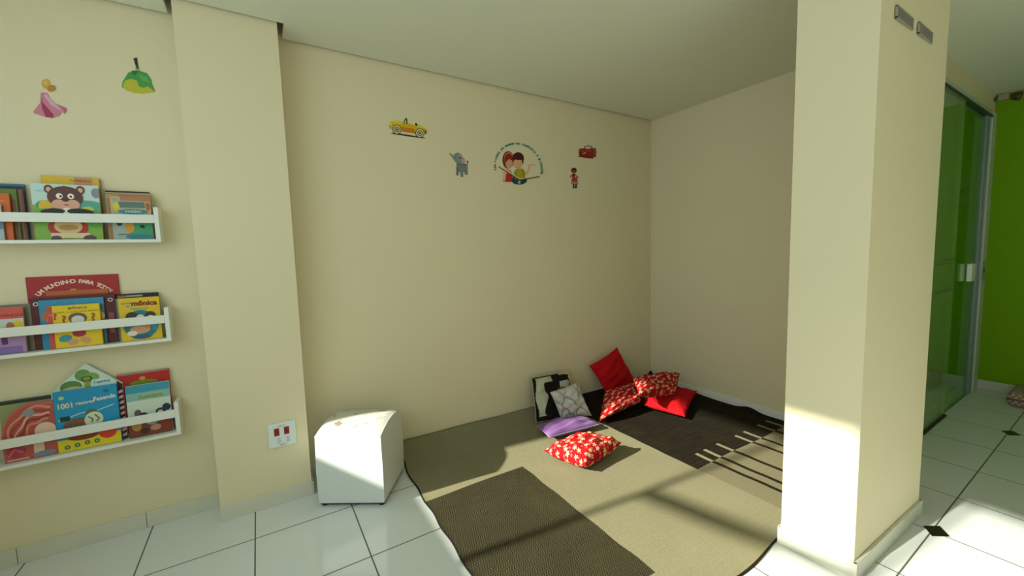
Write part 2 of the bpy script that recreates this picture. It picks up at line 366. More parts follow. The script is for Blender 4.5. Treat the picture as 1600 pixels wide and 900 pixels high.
# ================================================================== VENTS, OUTLET
for i, (x0, x1) in enumerate(((-1.268, -1.086), (-1.032, -0.858))):
    n_ = 'left' if i == 0 else 'right'
    yb = -2.132 - 0.018 * ((x0 + x1) / 2 + 1.388) / 0.748
    g = thing('air_vent', ((x0 + x1) / 2, yb, 2.220), ('grey slatted air vent high on the column, the one nearer its front edge' if i == 0 else 'grey slatted air vent high on the column, the one nearer the glass door'), 'air vent', 'air vents high on the column')
    w2 = (x1 - x0) / 2; bm = bmesh.new()
    for lo, hi in (((-w2, -0.008, -0.022), (w2, -0.001, -0.018)), ((-w2, -0.008, 0.018), (w2, -0.001, 0.022)), ((-w2, -0.008, -0.022), (-w2 + 0.004, -0.001, 0.022)), ((w2 - 0.004, -0.008, -0.022), (w2, -0.001, 0.022))): box(bm, lo, hi)
    fin('frame', bm, mat('vent_grey', (0.33, 0.31, 0.25), 0.5), g)
    bm = bmesh.new(); box(bm, (-w2 + 0.003, -0.003, -0.02), (w2 - 0.003, -0.0005, 0.02)); fin('backing', bm, mat('vent_dark', (0.10, 0.095, 0.075), 0.7), g)
    bm = bmesh.new(); k = int(w2 * 2 / 0.009)
    for q in range(k):
        xx = -w2 + 0.006 + q * 0.009; box(bm, (xx, -0.007, -0.018), (xx + 0.004, -0.002, 0.018))
    fin('slats', bm, mat('vent_slat', (0.26, 0.245, 0.20), 0.5), g)
P0 = PY(-0.173, 441, 678)
g = thing('power_outlet', (P0.x, -0.173, P0.z), 'white wall plate with two red sockets on the pilaster', 'power outlet')
sbox('plate', (-0.067, -0.008, -0.069), (0.067, -0.0005, 0.069), mat('outlet_white', (0.76, 0.82, 0.80), 0.3), 0.003, g)
for xx in (-0.026, 0.022):
    s_ = sbox('socket', (xx - 0.0125, -0.0105, -0.002), (xx + 0.0125, -0.007, 0.040), mat('socket_red', (0.30, 0.012, 0.012), 0.35), 0.001, g)
    bm = bmesh.new(); box(bm, (xx - 0.003, -0.0112, 0.008), (xx + 0.003, -0.0102, 0.030)); q = fin('slot', bm, mat('socket_slot', (0.12, 0.005, 0.005), 0.4)); q.parent = s_
def outlet_print(name, build):
    bm = bmesh.new(); A = Art(); build(A); A.put(bm, lambda x_, y_, l_: (x_, -0.008 - l_, y_)); fin(name, bm, A.mats, g, recalc=False)
for xx in (-0.020, 0.024):
    def icon(A, xx=xx):
        for q in range(3): A.ring('8fa09a', xx, -0.020 - q * 0.011, 0.002, 0.0042, n=10)
        A.stroke('8fa09a', [(xx + 0.009, -0.012), (xx + 0.009, -0.045)], 0.0015)
    outlet_print('plug_symbol', icon)
outlet_print('voltage_lettering', lambda A: A.text('4a5048', '220 V', -0.002, 0.050, 0.014, 0))
outlet_print('voltage_lettering', lambda A: A.text('4a5048', '220 V', 0.0, -0.057, 0.014, 0))

# ================================================================== SHELVES
def shelf(zb, label, x0=-4.44, x1=-3.744, dep=0.10):
    g = thing('picture_ledge', ((x0 + x1) / 2, 0, zb), label, 'shelf', 'white book ledges on the wall'); hw = (x1 - x0) / 2
    sbox('base_board', (-hw, -dep, 0), (hw, -0.0005, 0.015), M_WHITE, 0.0012, g)
    for sgn in (-1, 1):
        sbox('side_panel', (sgn * hw - (0.018 if sgn > 0 else 0), -dep, 0.015), (sgn * hw + (0 if sgn > 0 else 0.018), -0.0005, 0.170), M_WHITE, 0.0012, g)
    sbox('front_rail', (-hw + 0.018, -dep, 0.093), (hw - 0.018, -dep + 0.012, 0.133), M_WHITE, 0.0012, g)
    return g
SZ = (1.466, 0.972, 0.485)
shelf(SZ[0], 'white book ledge with the bear book, highest of the three on the left wall')
shelf(SZ[1], 'white book ledge with the big red and yellow books, middle of the three')
shelf(SZ[2], 'white book ledge with the blue and house-shaped books, lowest of the three')

def book(name, label, px, yb, zb, th, cover, art=None, lean=3.0, outline=None, group='children books on the ledges', wid=None):
    """px: TL, TR, BR, BL pixel corners on plane y=yb; becomes a real board book standing on the ledge"""
    TL, TR, BR, BL = [PY(yb, *q) for q in px]
    w_ = wid or ((BR - BL).length + (TR - TL).length) / 2
    up_ = ((TL - BL) + (TR - BR)) / 2; h_ = up_.length
    cx_ = (BL.x + BR.x) / 2; roll = math.atan2(up_.x, up_.z) ; roll = max(-0.10, min(0.10, roll))
    h_ = (TL.z + TR.z) / 2 - zb
    g = thing(name, (cx_, yb, zb), label, 'book', group, (math.radians(-lean), 0, 0))
    W2 = w_ / 2; pts = outline(W2, h_) if outline else [(-W2, 0), (W2, 0), (W2, h_), (-W2, h_)]
    sh = math.tan(roll)
    def pp(x_, y_, l_): return (x_ + sh * y_ * 0.0 , -l_, y_)
    bm = bmesh.new()
    def slab(y0, y1, inset, mi):
        cxm = sum(p[0] for p in pts) / len(pts); cym = sum(p[1] for p in pts) / len(pts); P_ = []
        for (a, b) in pts: P_.append((a + (inset if a < cxm else -inset), b + (inset if b < cym else -inset)))
        va = [bm.verts.new((a, y0, b)) for a, b in P_]; vb = [bm.verts.new((a, y1, b)) for a, b in P_]; n = len(P_)
        for f in [bm.faces.new(va), bm.faces.new(list(reversed(vb)))] + [bm.faces.new((va[i], vb[i], vb[(i + 1) % n], va[(i + 1) % n])) for i in range(n)]: f.material_index = mi
    slab(0, 0.0015, 0, 0); slab(th - 0.0015, th, 0, 0); box(bm, (-W2, 0, 0.0), (-W2 + 0.0015, th, h_ if not outline else h_ * 0.5))
    bmesh.ops.recalc_face_normals(bm, faces=bm.faces)
    mats = [C(cover)]
    if art:
        A_ = Art(); art(A_, W2, h_); A_.put(bm, pp, 1, clip=(-W2 + 0.0005, 0.0005, W2 - 0.0005, h_ - 0.0005) if not outline else None, d=0.00015); mats += A_.mats
    fin('cover', bm, mats, g, recalc=False)
    bm = bmesh.new(); slab(0.0016, th - 0.0016, 0.003, 0); fin('pages', bm, M_PAGE, g)
    return g
z1, z2, z3 = [s + 0.0165 for s in SZ]
# ---- top ledge
def a_teal(A, W, h): A.rect('10253a', -W, h - 0.022, W, h - 0.010)
book('board_book', 'large teal and navy book at the back left of the top ledge', [(-20, 284), (42, 289), (47, 372), (-12, 372)], -0.022, z1, 0.008, '1f6f7c', a_teal, 2)
book('board_book', 'brownish red book in front of the large teal book, top ledge', [(-22, 294), (38, 296), (44, 372), (-14, 372)], -0.034, z1, 0.008, '7a3a30', lambda A, W, h: (A.rect('9a7060', W - 0.02, 0, W - 0.008, h),), 2)
book('board_book', 'green book between the orange and brownish red books, top ledge', [(-24, 293), (26, 295), (34, 372), (-17, 372)], -0.046, z1, 0.008, '5f7a24', lambda A, W, h: (A.rect('6b4a28', W - 0.03, 0, W - 0.004, h * 0.8),), 2)
book('board_book', 'orange book at the far left of the top ledge', [(-30, 300), (14, 302), (22, 373), (-22, 373)], -0.058, z1, 0.009, 'd0661a', lambda A, W, h: (A.rect('e8a040', -W, h - 0.035, W * 0.6, h - 0.032), A.rect('c4501c', W - 0.035, 0, W - 0.018, h * 0.45)), 2)
book('board_book', 'blue and white book in front of the orange book, cut off by the photo edge', [(-42, 318), (3, 320), (7, 373), (-36, 373)], -0.070, z1, 0.008, 'a8b8bc', lambda A, W, h: (A.rect('6a88a0', -W, h * 0.3, W, h * 0.62), A.ell('f0e0c0', W * 0.8, h * 0.8, 0.01)), 2)
def a_yback(A, W, h):
    A.rect('e0b820', -W, h - 0.05, W * 0.1, h); A.rect('c8905a', W * 0.1, h - 0.05, W * 0.8, h); A.text('8a4a30', 'TURMINHA', W * 0.32, h - 0.017, 0.014, 0, bold=0.02); A.rect('d8b040', W * 0.75, h - 0.05, W, h)
book('board_book', 'yellow topped book standing behind the brown bear book', [(69, 272), (160, 280), (165, 372), (74, 372)], -0.028, z1, 0.012, 'a8884a', a_yback, 2)
def a_bear(A, W, h):
    A.rect('c4ddd6', -W, h * 0.62, W, h); A.rect('7fb03c', -W, 0, W, h * 0.62)
    A.ell('3f9a6a', -W * 0.55, h * 0.62, W * 0.35, h * 0.09); A.ell('52a592', W * 0.6, h * 0.62, W * 0.5, h * 0.10); A.ell('a9cdd8', -W * 0.55, h * 0.87, W * 0.35, h * 0.025)
    A.ell('e0b820', -W * 0.62, h * 0.60, W * 0.2, h * 0.11); A.ell('6ab63a', -W * 0.7, h * 0.42, W * 0.4, h * 0.14); A.ell('c8cc3c', W * 0.62, h * 0.55, W * 0.2, h * 0.06); A.ell('58a838', W * 0.8, h * 0.38, W * 0.4, h * 0.16)
    A.ell('8a8aa0', W * 0.92, h * 0.86, W * 0.15, h * 0.09)
    A.ell('b0281e', -W * 0.02, h * 0.22, W * 0.60, h * 0.2); A.ell('d8b878', -W * 0.02, h * 0.24, W * 0.42, h * 0.14); A.ell('b08a48', -W * 0.02, h * 0.22, W * 0.3, h * 0.05)
    A.rect('dcc8a8', -W * 0.55, h * 0.03, W * 0.62, h * 0.12); A.ell('5a4034', -W * 0.4, 0.006, W * 0.16, h * 0.05); A.ell('5a4034', W * 0.6, 0.006, W * 0.2, h * 0.06)
    for s_ in (-1, 1): A.ell('5c342a', -W * 0.02 + s_ * W * 0.47, h * 0.905, W * 0.13, h * 0.075); A.ell('dca890', -W * 0.02 + s_ * W * 0.47, h * 0.90, W * 0.075, h * 0.045)
    A.ell('5c342a', -W * 0.02, h * 0.765, W * 0.53, h * 0.20); A.poly('5c342a', [(-W * 0.06, h * 0.94), (0.0, h * 0.93), (-W * 0.02, h * 0.99)])
    A.ell('dca68a', -W * 0.22, h * 0.635, W * 0.22, h * 0.09); A.ell('dca68a', W * 0.18, h * 0.635, W * 0.22, h * 0.09); A.ell('dca68a', -W * 0.02, h * 0.62, W * 0.25, h * 0.075)
    for s_ in (-1, 1): A.ell('f4ecd8', -W * 0.02 + s_ * W * 0.17, h * 0.785, W * 0.10, h * 0.05); A.ell('2a1a14', -W * 0.0 + s_ * W * 0.15, h * 0.78, W * 0.04, h * 0.02)
    A.ell('4a201c', -W * 0.02, h * 0.715, W * 0.10, h * 0.028); A.ell('a03c34', 0, h * 0.63, W * 0.08, h * 0.010)
    A.ell('e8ead8', 0, h * 0.52, W * 0.14, h * 0.06)
    A.ell('14140f', -W * 0.42, h * 0.505, W * 0.36, h * 0.055, 4); A.ell('14140f', W * 0.40, h * 0.505, W * 0.40, h * 0.06, -4)
book('board_book', 'picture book with a brown bear face and black paws on a green meadow', [(50, 284), (157, 291), (161, 373), (56, 373)], -0.062, z1, 0.012, 'd8e0cc', a_bear, 3)
book('board_book', 'black topped book at the back right of the top ledge', [(165, 296), (234, 301), (240, 372), (172, 372)], -0.024, z1, 0.008, '20241c', None, 2)
book('board_book', 'slim cream book between the black and brown books, top ledge', [(163, 299), (235, 303), (240, 372), (171, 372)], -0.036, z1, 0.007, 'b8ae84', lambda A, W, h: (A.rect('6a6a4a', -W, h - 0.010, W, h - 0.006),), 2)
book('board_book', 'orange brown book second from the front at the right of the top ledge', [(166, 302), (236, 305), (240, 372), (174, 372)], -0.047, z1, 0.007, 'b87a48', lambda A, W, h: (A.rect('c89058', -W, h - 0.02, -W * 0.5, h),), 2)
def a_blueband(A, W, h):
    A.rect('c0ae80', -W, h * 0.45, W, h); A.rect('b0785a', -W * 0.5, h * 0.9, W, h); A.rect('5a7a70', -W * 0.6, h * 0.74, W * 0.7, h * 0.88); A.ell('d8cc30', -W * 0.72, h * 0.76, W * 0.16, h * 0.09)
    A.ell('9aa8a0', -W * 0.75, h * 0.92, W * 0.12, h * 0.05); A.ell('2c8a9c', W * 0.1, h * 0.65, W * 0.75, h * 0.065); A.text('d8d8c0', 'PASSEIO', W * 0.1, h * 0.65, 0.016, 0, bold=0.02); A.text('3a2a20', 'A Turma', W * 0.25, h * 0.52, 0.018, -3, bold=0.02)
    A.ell('b8602c', W * 0.85, h * 0.78, W * 0.12, h * 0.10)
    A.rect('a0b0a8', -W, 0, -W * 0.2, h * 0.42); A.rect('3f9a70', -W * 0.2, 0, W, h * 0.42); A.ell('2a8088', W * 0.3, h * 0.06, W * 0.7, h * 0.06); A.ell('d89a28', -W * 0.15, h * 0.28, W * 0.22, h * 0.13); A.ell('3a4038', -W * 0.65, h * 0.36, W * 0.13, h * 0.05); A.ell('14140f', W * 0.48, h * 0.30, W * 0.13, h * 0.035, -20)
    A.rect('607068', -W * 0.75, h * 0.10, -W * 0.2, h * 0.13)
book('board_book', 'picture book with a turquoise title band next to the right end of the top ledge', [(171, 305), (235, 309), (240, 372), (178, 372)], -0.060, z1, 0.009, 'c0ae80', a_blueband, 2)
# ---- middle ledge
book('board_book', 'thick brownish grey book at the left of the middle ledge', [(-20, 480), (51, 473), (59, 546), (-12, 551)], -0.040, z2, 0.022, '7d7660', lambda A, W, h: (A.ell('2a281f', W - 0.008, h * 0.45, 0.004),), 2)
def a_pink(A, W, h):
    A.rect('d05a4c', -W, h * 0.75, W, h); A.text('a02828', 'BICHINHOS', W * 0.25, h * 0.82, 0.017, 0, bold=0.03); A.rect('c8d0c8', -W, h * 0.45, W, h * 0.75); A.ell('e0c83c', W * 0.7, h * 0.55, W * 0.35, h * 0.16); A.ell('b06a48', W * 0.3, h * 0.56, W * 0.22, h * 0.12); A.ell('2a2a2a', -W * 0.3, h * 0.48, W * 0.15, h * 0.06)
    A.rect('b08ab8', -W, 0, W, h * 0.45); A.rect('5a3a78', -W * 0.2, h * 0.20, W * 0.1, h * 0.40); A.ell('c87a5c', W * 0.2, h * 0.42, W * 0.5, h * 0.08); A.rect('8a6ab0', -W, 0, W * 0.8, h * 0.15)
book('board_book', 'pink and lilac picture book in front of the thick grey one, middle ledge', [(-30, 484), (32, 478), (44, 549), (-22, 555)], -0.064, z2, 0.010, 'c88aa0', a_pink, 2)
def a_red(A, W, h):
    A.arc_text('f0d0b8', 'UM MUNDINHO PARA TODOS', 0.0, h * 0.93 - W * 1.08, W * 1.05, 137, 41, W * 0.16, 0.04)
    A.ell('c85a20', 0.0, h * 0.44, W * 0.55, h * 0.36); A.ell('3a2a18', -W * 0.20, h * 0.74, W * 0.10, h * 0.05); A.ell('b8a040', -W * 0.02, h * 0.76, W * 0.12, h * 0.055); A.ell('c03020', W * 0.08, h * 0.76, W * 0.08, h * 0.05); A.ell('3f7a80', W * 0.30, h * 0.72, W * 0.10, h * 0.05)
book('board_book', 'tall red book with arched lettering at the back of the middle ledge', [(44, 434), (187, 427), (195, 533), (52, 545)], -0.020, z2, 0.008, 'a51f1c', a_red, 2)
def a_maroon(A, W, h):
    for s_ in (-1, 1): A.ell('e4d8d0', s_ * W * 0.88, h * 0.88, 0.009); A.ell('4a1418', s_ * W * 0.88, h * 0.88, 0.0055)
    A.rect('8a5048', W * 0.80, h * 0.2, W * 0.93, h * 0.62)
book('board_book', 'dark maroon book with white rings, behind the yellow question mark book', [(46, 467), (180, 458), (186, 533), (56, 546)], -0.043, z2, 0.006, '57191c', a_maroon, 2)
book('board_book', 'orange book peeking out in front of the tall red book', [(75, 457), (172, 449), (178, 533), (80, 545)], -0.0325, z2, 0.008, 'b85a22', lambda A, W, h: (A.rect('8a3a20', -W, h - 0.028, W, h - 0.020),), 2)
def a_blue(A, W, h):
    A.rect('3a6a68', W * 0.75, 0, W, h * 0.85); A.ell('c06a3c', 0, h * 0.66, W * 0.95, h * 0.20, n=40); A.ell('d0a84c', W * 0.1, h * 0.60, W * 0.9, h * 0.19, n=40)
    for k in range(5): A.ell('4ab898', -W * 0.5 + k * W * 0.32, h * 0.94, 0.002)
book('board_book', 'blue book with an orange arc right behind the yellow question mark book', [(60, 471), (163, 463), (168, 535), (68, 545)], -0.053, z2, 0.007, '2f8cb4', a_blue, 2)
def a_yel(A, W, h):
    A.rect('c8503c', -W, 0, -W * 0.80, h); A.ell('d06a5c', -W * 0.86, h * 0.80, 0.008); A.rect('e8c818', -W * 0.80, 0, W, h)
    A.text('8a4a18', 'MÔNICA', W * 0.15, h * 0.92, 0.016, 0, bold=0.03); A.text('a86a18', 'O QUE É, O QUE É PARA BRINCAR', W * 0.12, h * 0.835, 0.0105, 0, bold=0.02)
    A.text('a0601c', '?', -W * 0.40, h * 0.66, 0.05, 0, bold=0.04); A.text('a0601c', '?', W * 0.72, h * 0.67, 0.05, 0, bold=0.04); A.text('b8402c', '?', -W * 0.72, h * 0.74, 0.04, 0, bold=0.04)
    A.ell('6a5a48', W * 0.12, h * 0.68, W * 0.36, h * 0.13); A.ell('d8d8d0', W * 0.12, h * 0.64, W * 0.25, h * 0.10)
    A.ell('b03038', W * 0.12, h * 0.32, W * 0.26, h * 0.09); A.ell('dc9a78', -W * 0.14, h * 0.12, W * 0.22, h * 0.07, 15); A.ell('dc9a78', W * 0.34, h * 0.14, W * 0.22, h * 0.07, -25); A.ell('3a98a4', -W * 0.42, h * 0.22, W * 0.25, h * 0.08, 20)
book('board_book', 'yellow book with brown question marks in the middle of the middle ledge', [(72, 479), (156, 474), (161, 537), (80, 545)], -0.066, z2, 0.010, 'e8c818', a_yel, 2)
def a_blk(A, W, h): A.rect('b0a890', -W * 0.8, h - 0.016, W * 0.3, h - 0.008); A.rect('7a3a2a', -W * 0.9, h - 0.012, -W * 0.4, h - 0.006)
book('board_book', 'black topped book at the back right of the middle ledge', [(175, 462), (247, 455), (254, 531), (183, 535)], -0.030, z2, 0.010, '221e18', a_blk, 2)
book('board_book', 'teal book directly behind the yellow book at the right, middle ledge', [(180, 468), (246, 462), (253, 531), (187, 535)], -0.048, z2, 0.009, '5a8a84', None, 2)
def a_mon(A, W, h):
    A.text('7a1c1c', 'mônica', W * 0.25, h * 0.86, 0.033, 0, bold=0.05); A.text('2f8c8c', 'turma', -W * 0.6, h * 0.88, 0.016, 0, bold=0.03); A.text('2f8c8c', 'da', -W * 0.55, h * 0.81, 0.013, 0, bold=0.03)
    A.rect('4a9a90', -W * 0.45, h * 0.735, W * 0.45, h * 0.755); A.rect('4a9a90', -W * 0.3, h * 0.70, W * 0.35, h * 0.715)
    A.ell('2c7a84', 0.0, h * 0.36, W * 0.86, h * 0.34); A.ell('3f6a3c', -W * 0.3, h * 0.50, W * 0.4, h * 0.14); A.ell('403830', -W * 0.4, h * 0.57, W * 0.30, h * 0.10); A.ell('f0ece0', W * 0.0, h * 0.55, W * 0.18, h * 0.05); A.ell('403830', W * 0.5, h * 0.57, W * 0.26, h * 0.09); A.ell('f0ece0', W * 0.5, h * 0.53, W * 0.16, h * 0.04)
    A.ell('d8a080', -W * 0.05, h * 0.25, W * 0.5, h * 0.10); A.ell('d8982c', W * 0.32, h * 0.34, W * 0.16, h * 0.07); A.ell('2f98b4', W * 0.68, h * 0.30, W * 0.16, h * 0.10); A.ell('e8dcd0', -W * 0.45, h * 0.17, W * 0.25, h * 0.06); A.ell('24607c', 0, h * 0.07, W * 0.45, h * 0.04)
book('board_book', 'yellow book with dark red title beside the right end of the middle ledge', [(184, 467), (248, 463), (255, 531), (190, 536)], -0.064, z2, 0.010, 'e4bc18', a_mon, 2)
# ---- bottom ledge
book('board_book', 'dark green spined book behind the pink swirl book, bottom ledge', [(4, 631), (86, 616), (90, 706), (8, 722)], -0.040, z3, 0.022, '2f3b30', lambda A, W, h: (A.rect('9aa070', -W, 0, W, h - 0.014),), 2)
def o_round(W, h):
    pts = [(-W, 0), (W, 0), (W, h * 0.97)]
    for a in range(80, 181, 10): pts.append((W * 0.25 + 1.25 * W * math.cos(math.radians(a)), h * 0.45 + h * 0.55 * math.sin(math.radians(a))))
    return pts
def a_swirl(A, W, h):
    def P(a, k): return (W * 0.55 + 1.5 * W * k * math.cos(math.radians(a)), h * 0.35 + h * 0.63 * k * math.sin(math.radians(a)))
    A.rect('b85a50', -W * 0.95, 0.002, W * 0.97, h * 0.42)
    A.poly('b8584c', [(W * 0.97, h * 0.3), (W * 0.97, h * 0.93)] + [(W * 0.25 + 1.18 * W * math.cos(math.radians(a)), h * 0.45 + h * 0.52 * math.sin(math.radians(a))) for a in range(85, 180, 8)] + [(-W * 0.92, h * 0.3)])
    for k, col in ((0.90, 'd89080'), (0.80, 'a8403a'), (0.70, 'e0a898'), (0.60, '98382f'), (0.50, 'd08870')):
        A.stroke(col, [P(a, k + 0.04 * math.sin(a * 0.12 + k * 9)) for a in range(75, 186, 6)], 0.012, 0.005)
    A.ell('8a9494', W * 0.05, h * 0.83, W * 0.22, h * 0.07, 15)
    A.ell('e8c8b0', W * 0.62, h * 0.46, W * 0.42, h * 0.16, 10); A.rect('e0c0a8', W * 0.1, h * 0.02, W * 0.5, h * 0.34)
    A.ell('b04050', -W * 0.55, h * 0.18, W * 0.34, h * 0.12); A.stroke('d87078', [(-W * 0.85, h * 0.10), (-W * 0.6, h * 0.22), (-W * 0.3, h * 0.14)], 0.006)
    A.ell('7a8a9a', W * 0.5, h * 0.06, W * 0.45, h * 0.05); A.rect('d8a898', -W * 0.9, h * 0.02, -W * 0.1, h * 0.05)
book('board_book', 'round topped pink and red swirl book at the left of the bottom ledge', [(4, 634), (88, 627), (92, 706), (7, 722)], -0.066, z3, 0.012, 'c8665a', a_swirl, 2, o_round)
def o_house(W, h): return [(-W, 0), (W, 0), (W, h * 0.70), (0, h), (-W, h * 0.70)]
def a_house(A, W, h):
    A.poly('3a1c22', [(W * 0.84, 0.001), (W, 0.001), (W, h * 0.69), (W * 0.84, h * 0.74)])
    A.poly('cfe0d0', [(-W * 0.98, h * 0.02), (W * 0.84, h * 0.02), (W * 0.84, h * 0.735), (0, h * 0.985), (-W * 0.98, h * 0.69)])
    A.ell('6a9a4c', -W * 0.1, h * 0.86, W * 0.22, h * 0.07); A.ell('7fa85c', W * 0.12, h * 0.82, W * 0.24, h * 0.06); A.ell('5a8a48', -W * 0.45, h * 0.74, W * 0.30, h * 0.07); A.ell('d8c49c', -W * 0.40, h * 0.68, W * 0.35, h * 0.06)
    A.ell('3f5a20', 0.0, h * 0.81, W * 0.16, h * 0.04); A.ell('8a9a54', 0.0, h * 0.815, W * 0.11, h * 0.025); A.rect('8fa83c', -W * 0.08, h * 0.3, W * 0.09, h * 0.78)
    A.poly('cfe8e8', [(W * 0.12, h * 0.70), (W * 0.80, h * 0.71), (W * 0.80, h * 0.745), (W * 0.50, h * 0.80), (W * 0.12, h * 0.79)]); A.text('1f6a6a', 'Casinhas', W * 0.42, h * 0.757, 0.0165, 2, bold=0.03)
    for k in range(9): A.poly('e8b8b8', [(W * 0.86, h * (0.03 + k * 0.068)), (W * 0.99, h * (0.045 + k * 0.068)), (W * 0.99, h * (0.08 + k * 0.068)), (W * 0.86, h * (0.065 + k * 0.068))])
book('board_book', 'house shaped white and green book with a pointed roof, bottom ledge', [(86, 567), (197, 567), (201, 690), (90, 707)], -0.044, z3, 0.012, 'cfdccb', a_house, 2, o_house)
def a_1001(A, W, h):
    A.text('dcd2a0', '1001', -W * 0.66, h * 0.75, 0.034, 2, 0.85, 0.03); A.text('e0d8b8', 'Histórias', -W * 0.05, h * 0.765, 0.019, 3, 0.9, bold=0.03); A.text('dce0d0', 'Fazenda', W * 0.58, h * 0.80, 0.027, 4, 0.9, bold=0.03)
    A.ell('b8c890', -W * 0.75, h * 0.89, 0.009); A.ell('20707c', W * 0.65, h * 0.91, W * 0.10, h * 0.02, -10)
    A.stroke('c8dcd8', [(-W * 0.9, h * 0.52), (-W * 0.2, h * 0.60), (W * 0.3, h * 0.60), (W * 0.85, h * 0.66)], 0.004)
    A.rect('2a3a3c', -W * 0.85, h * 0.50, -W * 0.55, h * 0.58); A.ell('7a5a48', -W * 0.30, h * 0.40, W * 0.5, h * 0.13); A.ell('5f7048', W * 0.12, h * 0.58, W * 0.2, h * 0.06)
    A.ell('d4dcc0', W * 0.18, h * 0.46, W * 0.30, h * 0.13); A.stroke('6a7a48', [(W * 0.0, h * 0.52), (W * 0.15, h * 0.47), (W * 0.1, h * 0.42)], 0.006); A.stroke('6a7a48', [(W * 0.22, h * 0.54), (W * 0.35, h * 0.47), (W * 0.25, h * 0.42)], 0.006)
    A.rect('e0cc24', -W, 0, W, h * 0.20); A.ell('8a3a24', -W * 0.2, h * 0.22, W * 0.5, h * 0.07); A.ell('d8402c', W * 0.58, h * 0.22, W * 0.30, h * 0.12)
    for k in range(4): A.ell('3f6a54', -W * 0.72 + k * W * 0.31, h * (0.07 + 0.012 * min(k, 2)), W * 0.09, h * 0.035); A.ell('a8b888', -W * 0.72 + k * W * 0.31, h * (0.07 + 0.012 * min(k, 2)), W * 0.04, h * 0.015)
book('board_book', 'bright blue book with a yellow bottom strip in the middle of the bottom ledge', [(88, 612), (188, 601), (191, 692), (92, 706)], -0.068, z3, 0.011, '2394c4', a_1001, 2)
def a_redr(A, W, h):
    A.rect('8a9a8c', -W, h - 0.006, W, h); A.ell('7a8a24', 0, h * 0.83, W * 0.55, h * 0.045); A.ell('d8982c', -W * 0.05, h * 0.90, W * 0.12, h * 0.03); A.rect('1c2438', -W * 0.9, h * 0.76, W, h * 0.79)
book('board_book', 'red topped book at the back right of the bottom ledge', [(186, 586), (267, 576), (273, 676), (193, 692)], -0.030, z3, 0.012, 'b8281e', a_redr, 2)
def a_peng(A, W, h):
    A.rect('3f98b0', -W, h * 0.85, W, h); A.rect('8ab8b0', -W, h * 0.70, W, h * 0.85); A.rect('d0dccc', -W, h * 0.38, W, h * 0.70)
    A.text('8aa048', 'Aventura', W * 0.1, h * 0.76, 0.028, 2, 0.9, 0.05)
    A.ell('6a5c58', -W * 0.55, h * 0.46, W * 0.16, h * 0.07); A.ell('2a2c38', -W * 0.30, h * 0.40, W * 0.2, h * 0.06); A.ell('d8d4cc', -W * 0.30, h * 0.385, W * 0.10, h * 0.03); A.ell('22305a', W * 0.78, h * 0.50, W * 0.2, h * 0.07, 10); A.ell('30363c', W * 0.50, h * 0.44, W * 0.24, h * 0.06); A.ell('e0d8cc', W * 0.48, h * 0.42, W * 0.13, h * 0.035)
    A.rect('7a4030', -W, 0, W, h * 0.33); A.ell('c08a40', -W * 0.65, h * 0.22, W * 0.22, h * 0.10); A.ell('9ab0b0', W * 0.05, h * 0.28, W * 0.3, h * 0.08); A.ell('c88870', W * 0.2, h * 0.14, W * 0.25, h * 0.06); A.ell('8a3c24', W * 0.72, h * 0.16, W * 0.25, h * 0.10); A.ell('4a2c24', -W * 0.3, h * 0.10, W * 0.2, h * 0.06)
book('board_book', 'snowy picture book with penguins beside the right end of the bottom ledge', [(197, 605), (266, 595), (271, 673), (204, 687)], -0.062, z3, 0.010, 'c8d4cc', a_peng, 2)

# ================================================================== WALL STICKERS
def sticker(label, build, tf, y=-0.0005, cat='wall sticker', ztop=0.0012):
    """build(A) in photo-detail units; tf maps them to photo pixels, then onto the wall plane"""
    A_ = Art(); build(A_)
    c = PY(0, *tf(*A_.items[0][1][0][0])); g_o = Vector((c.x, 0, c.z))
    bm = bmesh.new()
    for k, (mi, polys) in enumerate(A_.items):
        for pl in polys:
            if len(pl) < 3: continue
            P_ = [PY(0, *tf(*q)) for q in pl]
            ar = sum(P_[i].x * P_[(i + 1) % len(P_)].z - P_[(i + 1) % len(P_)].x * P_[i].z for i in range(len(P_)))
            if ar < 0: P_.reverse()
            lift = 0.0012 + 0.0002 * k
            top = [bm.verts.new((q.x - g_o.x, -lift, q.z - g_o.z)) for q in P_]; bot = [bm.verts.new((q.x - g_o.x, -0.0003, q.z - g_o.z)) for q in P_]
            try:
                f = bm.faces.new(top); f.material_index = mi; n = len(P_)
                for i in range(n): bm.faces.new((bot[i], bot[(i + 1) % n], top[(i + 1) % n], top[i])).material_index = mi
            except ValueError: pass
    o = fin('wall_sticker', bm, A_.mats, recalc=False); o.location = g_o
    return tag(o, label, cat, 'stickers on the cream wall')
def car(A):
    A.poly('2a1c08', [(150, 292), (200, 280), (540, 335), (560, 348), (400, 330), (200, 298)])
    A.poly('d8b010', [(130, 215), (140, 170), (175, 145), (240, 138), (300, 160), (380, 178), (440, 195), (500, 195), (550, 225), (575, 265), (580, 290), (560, 300), (440, 292), (290, 270), (180, 240), (135, 228)])
    A.poly('c87f12', [(280, 215), (430, 235), (440, 290), (290, 268)]); A.poly('e8d030', [(170, 152), (240, 142), (300, 165), (290, 180), (180, 170)]); A.poly('e8d030', [(450, 198), (500, 198), (548, 228), (520, 225), (455, 212)])
    A.poly('3a4a2a', [(298, 168), (325, 108), (345, 112), (352, 180)]); A.poly('c8d0a0', [(312, 165), (328, 125), (338, 172)]); A.ell('1c1408', 452, 185, 12, 18, -25)
    for cx_, cy_ in ((225, 245), (493, 285)): A.ell('2c2210', cx_, cy_, 52, 54); A.ell('e4d8b0', cx_, cy_, 44, 47); A.ell('4a4030', cx_, cy_, 32, 34); A.ell('c0b48c', cx_, cy_, 24, 26); A.ell('4a4030', cx_, cy_, 10, 11)
    A.ell('e8e0c0', 155, 182, 10, 14); A.ell('8a5a18', 562, 270, 10, 22)
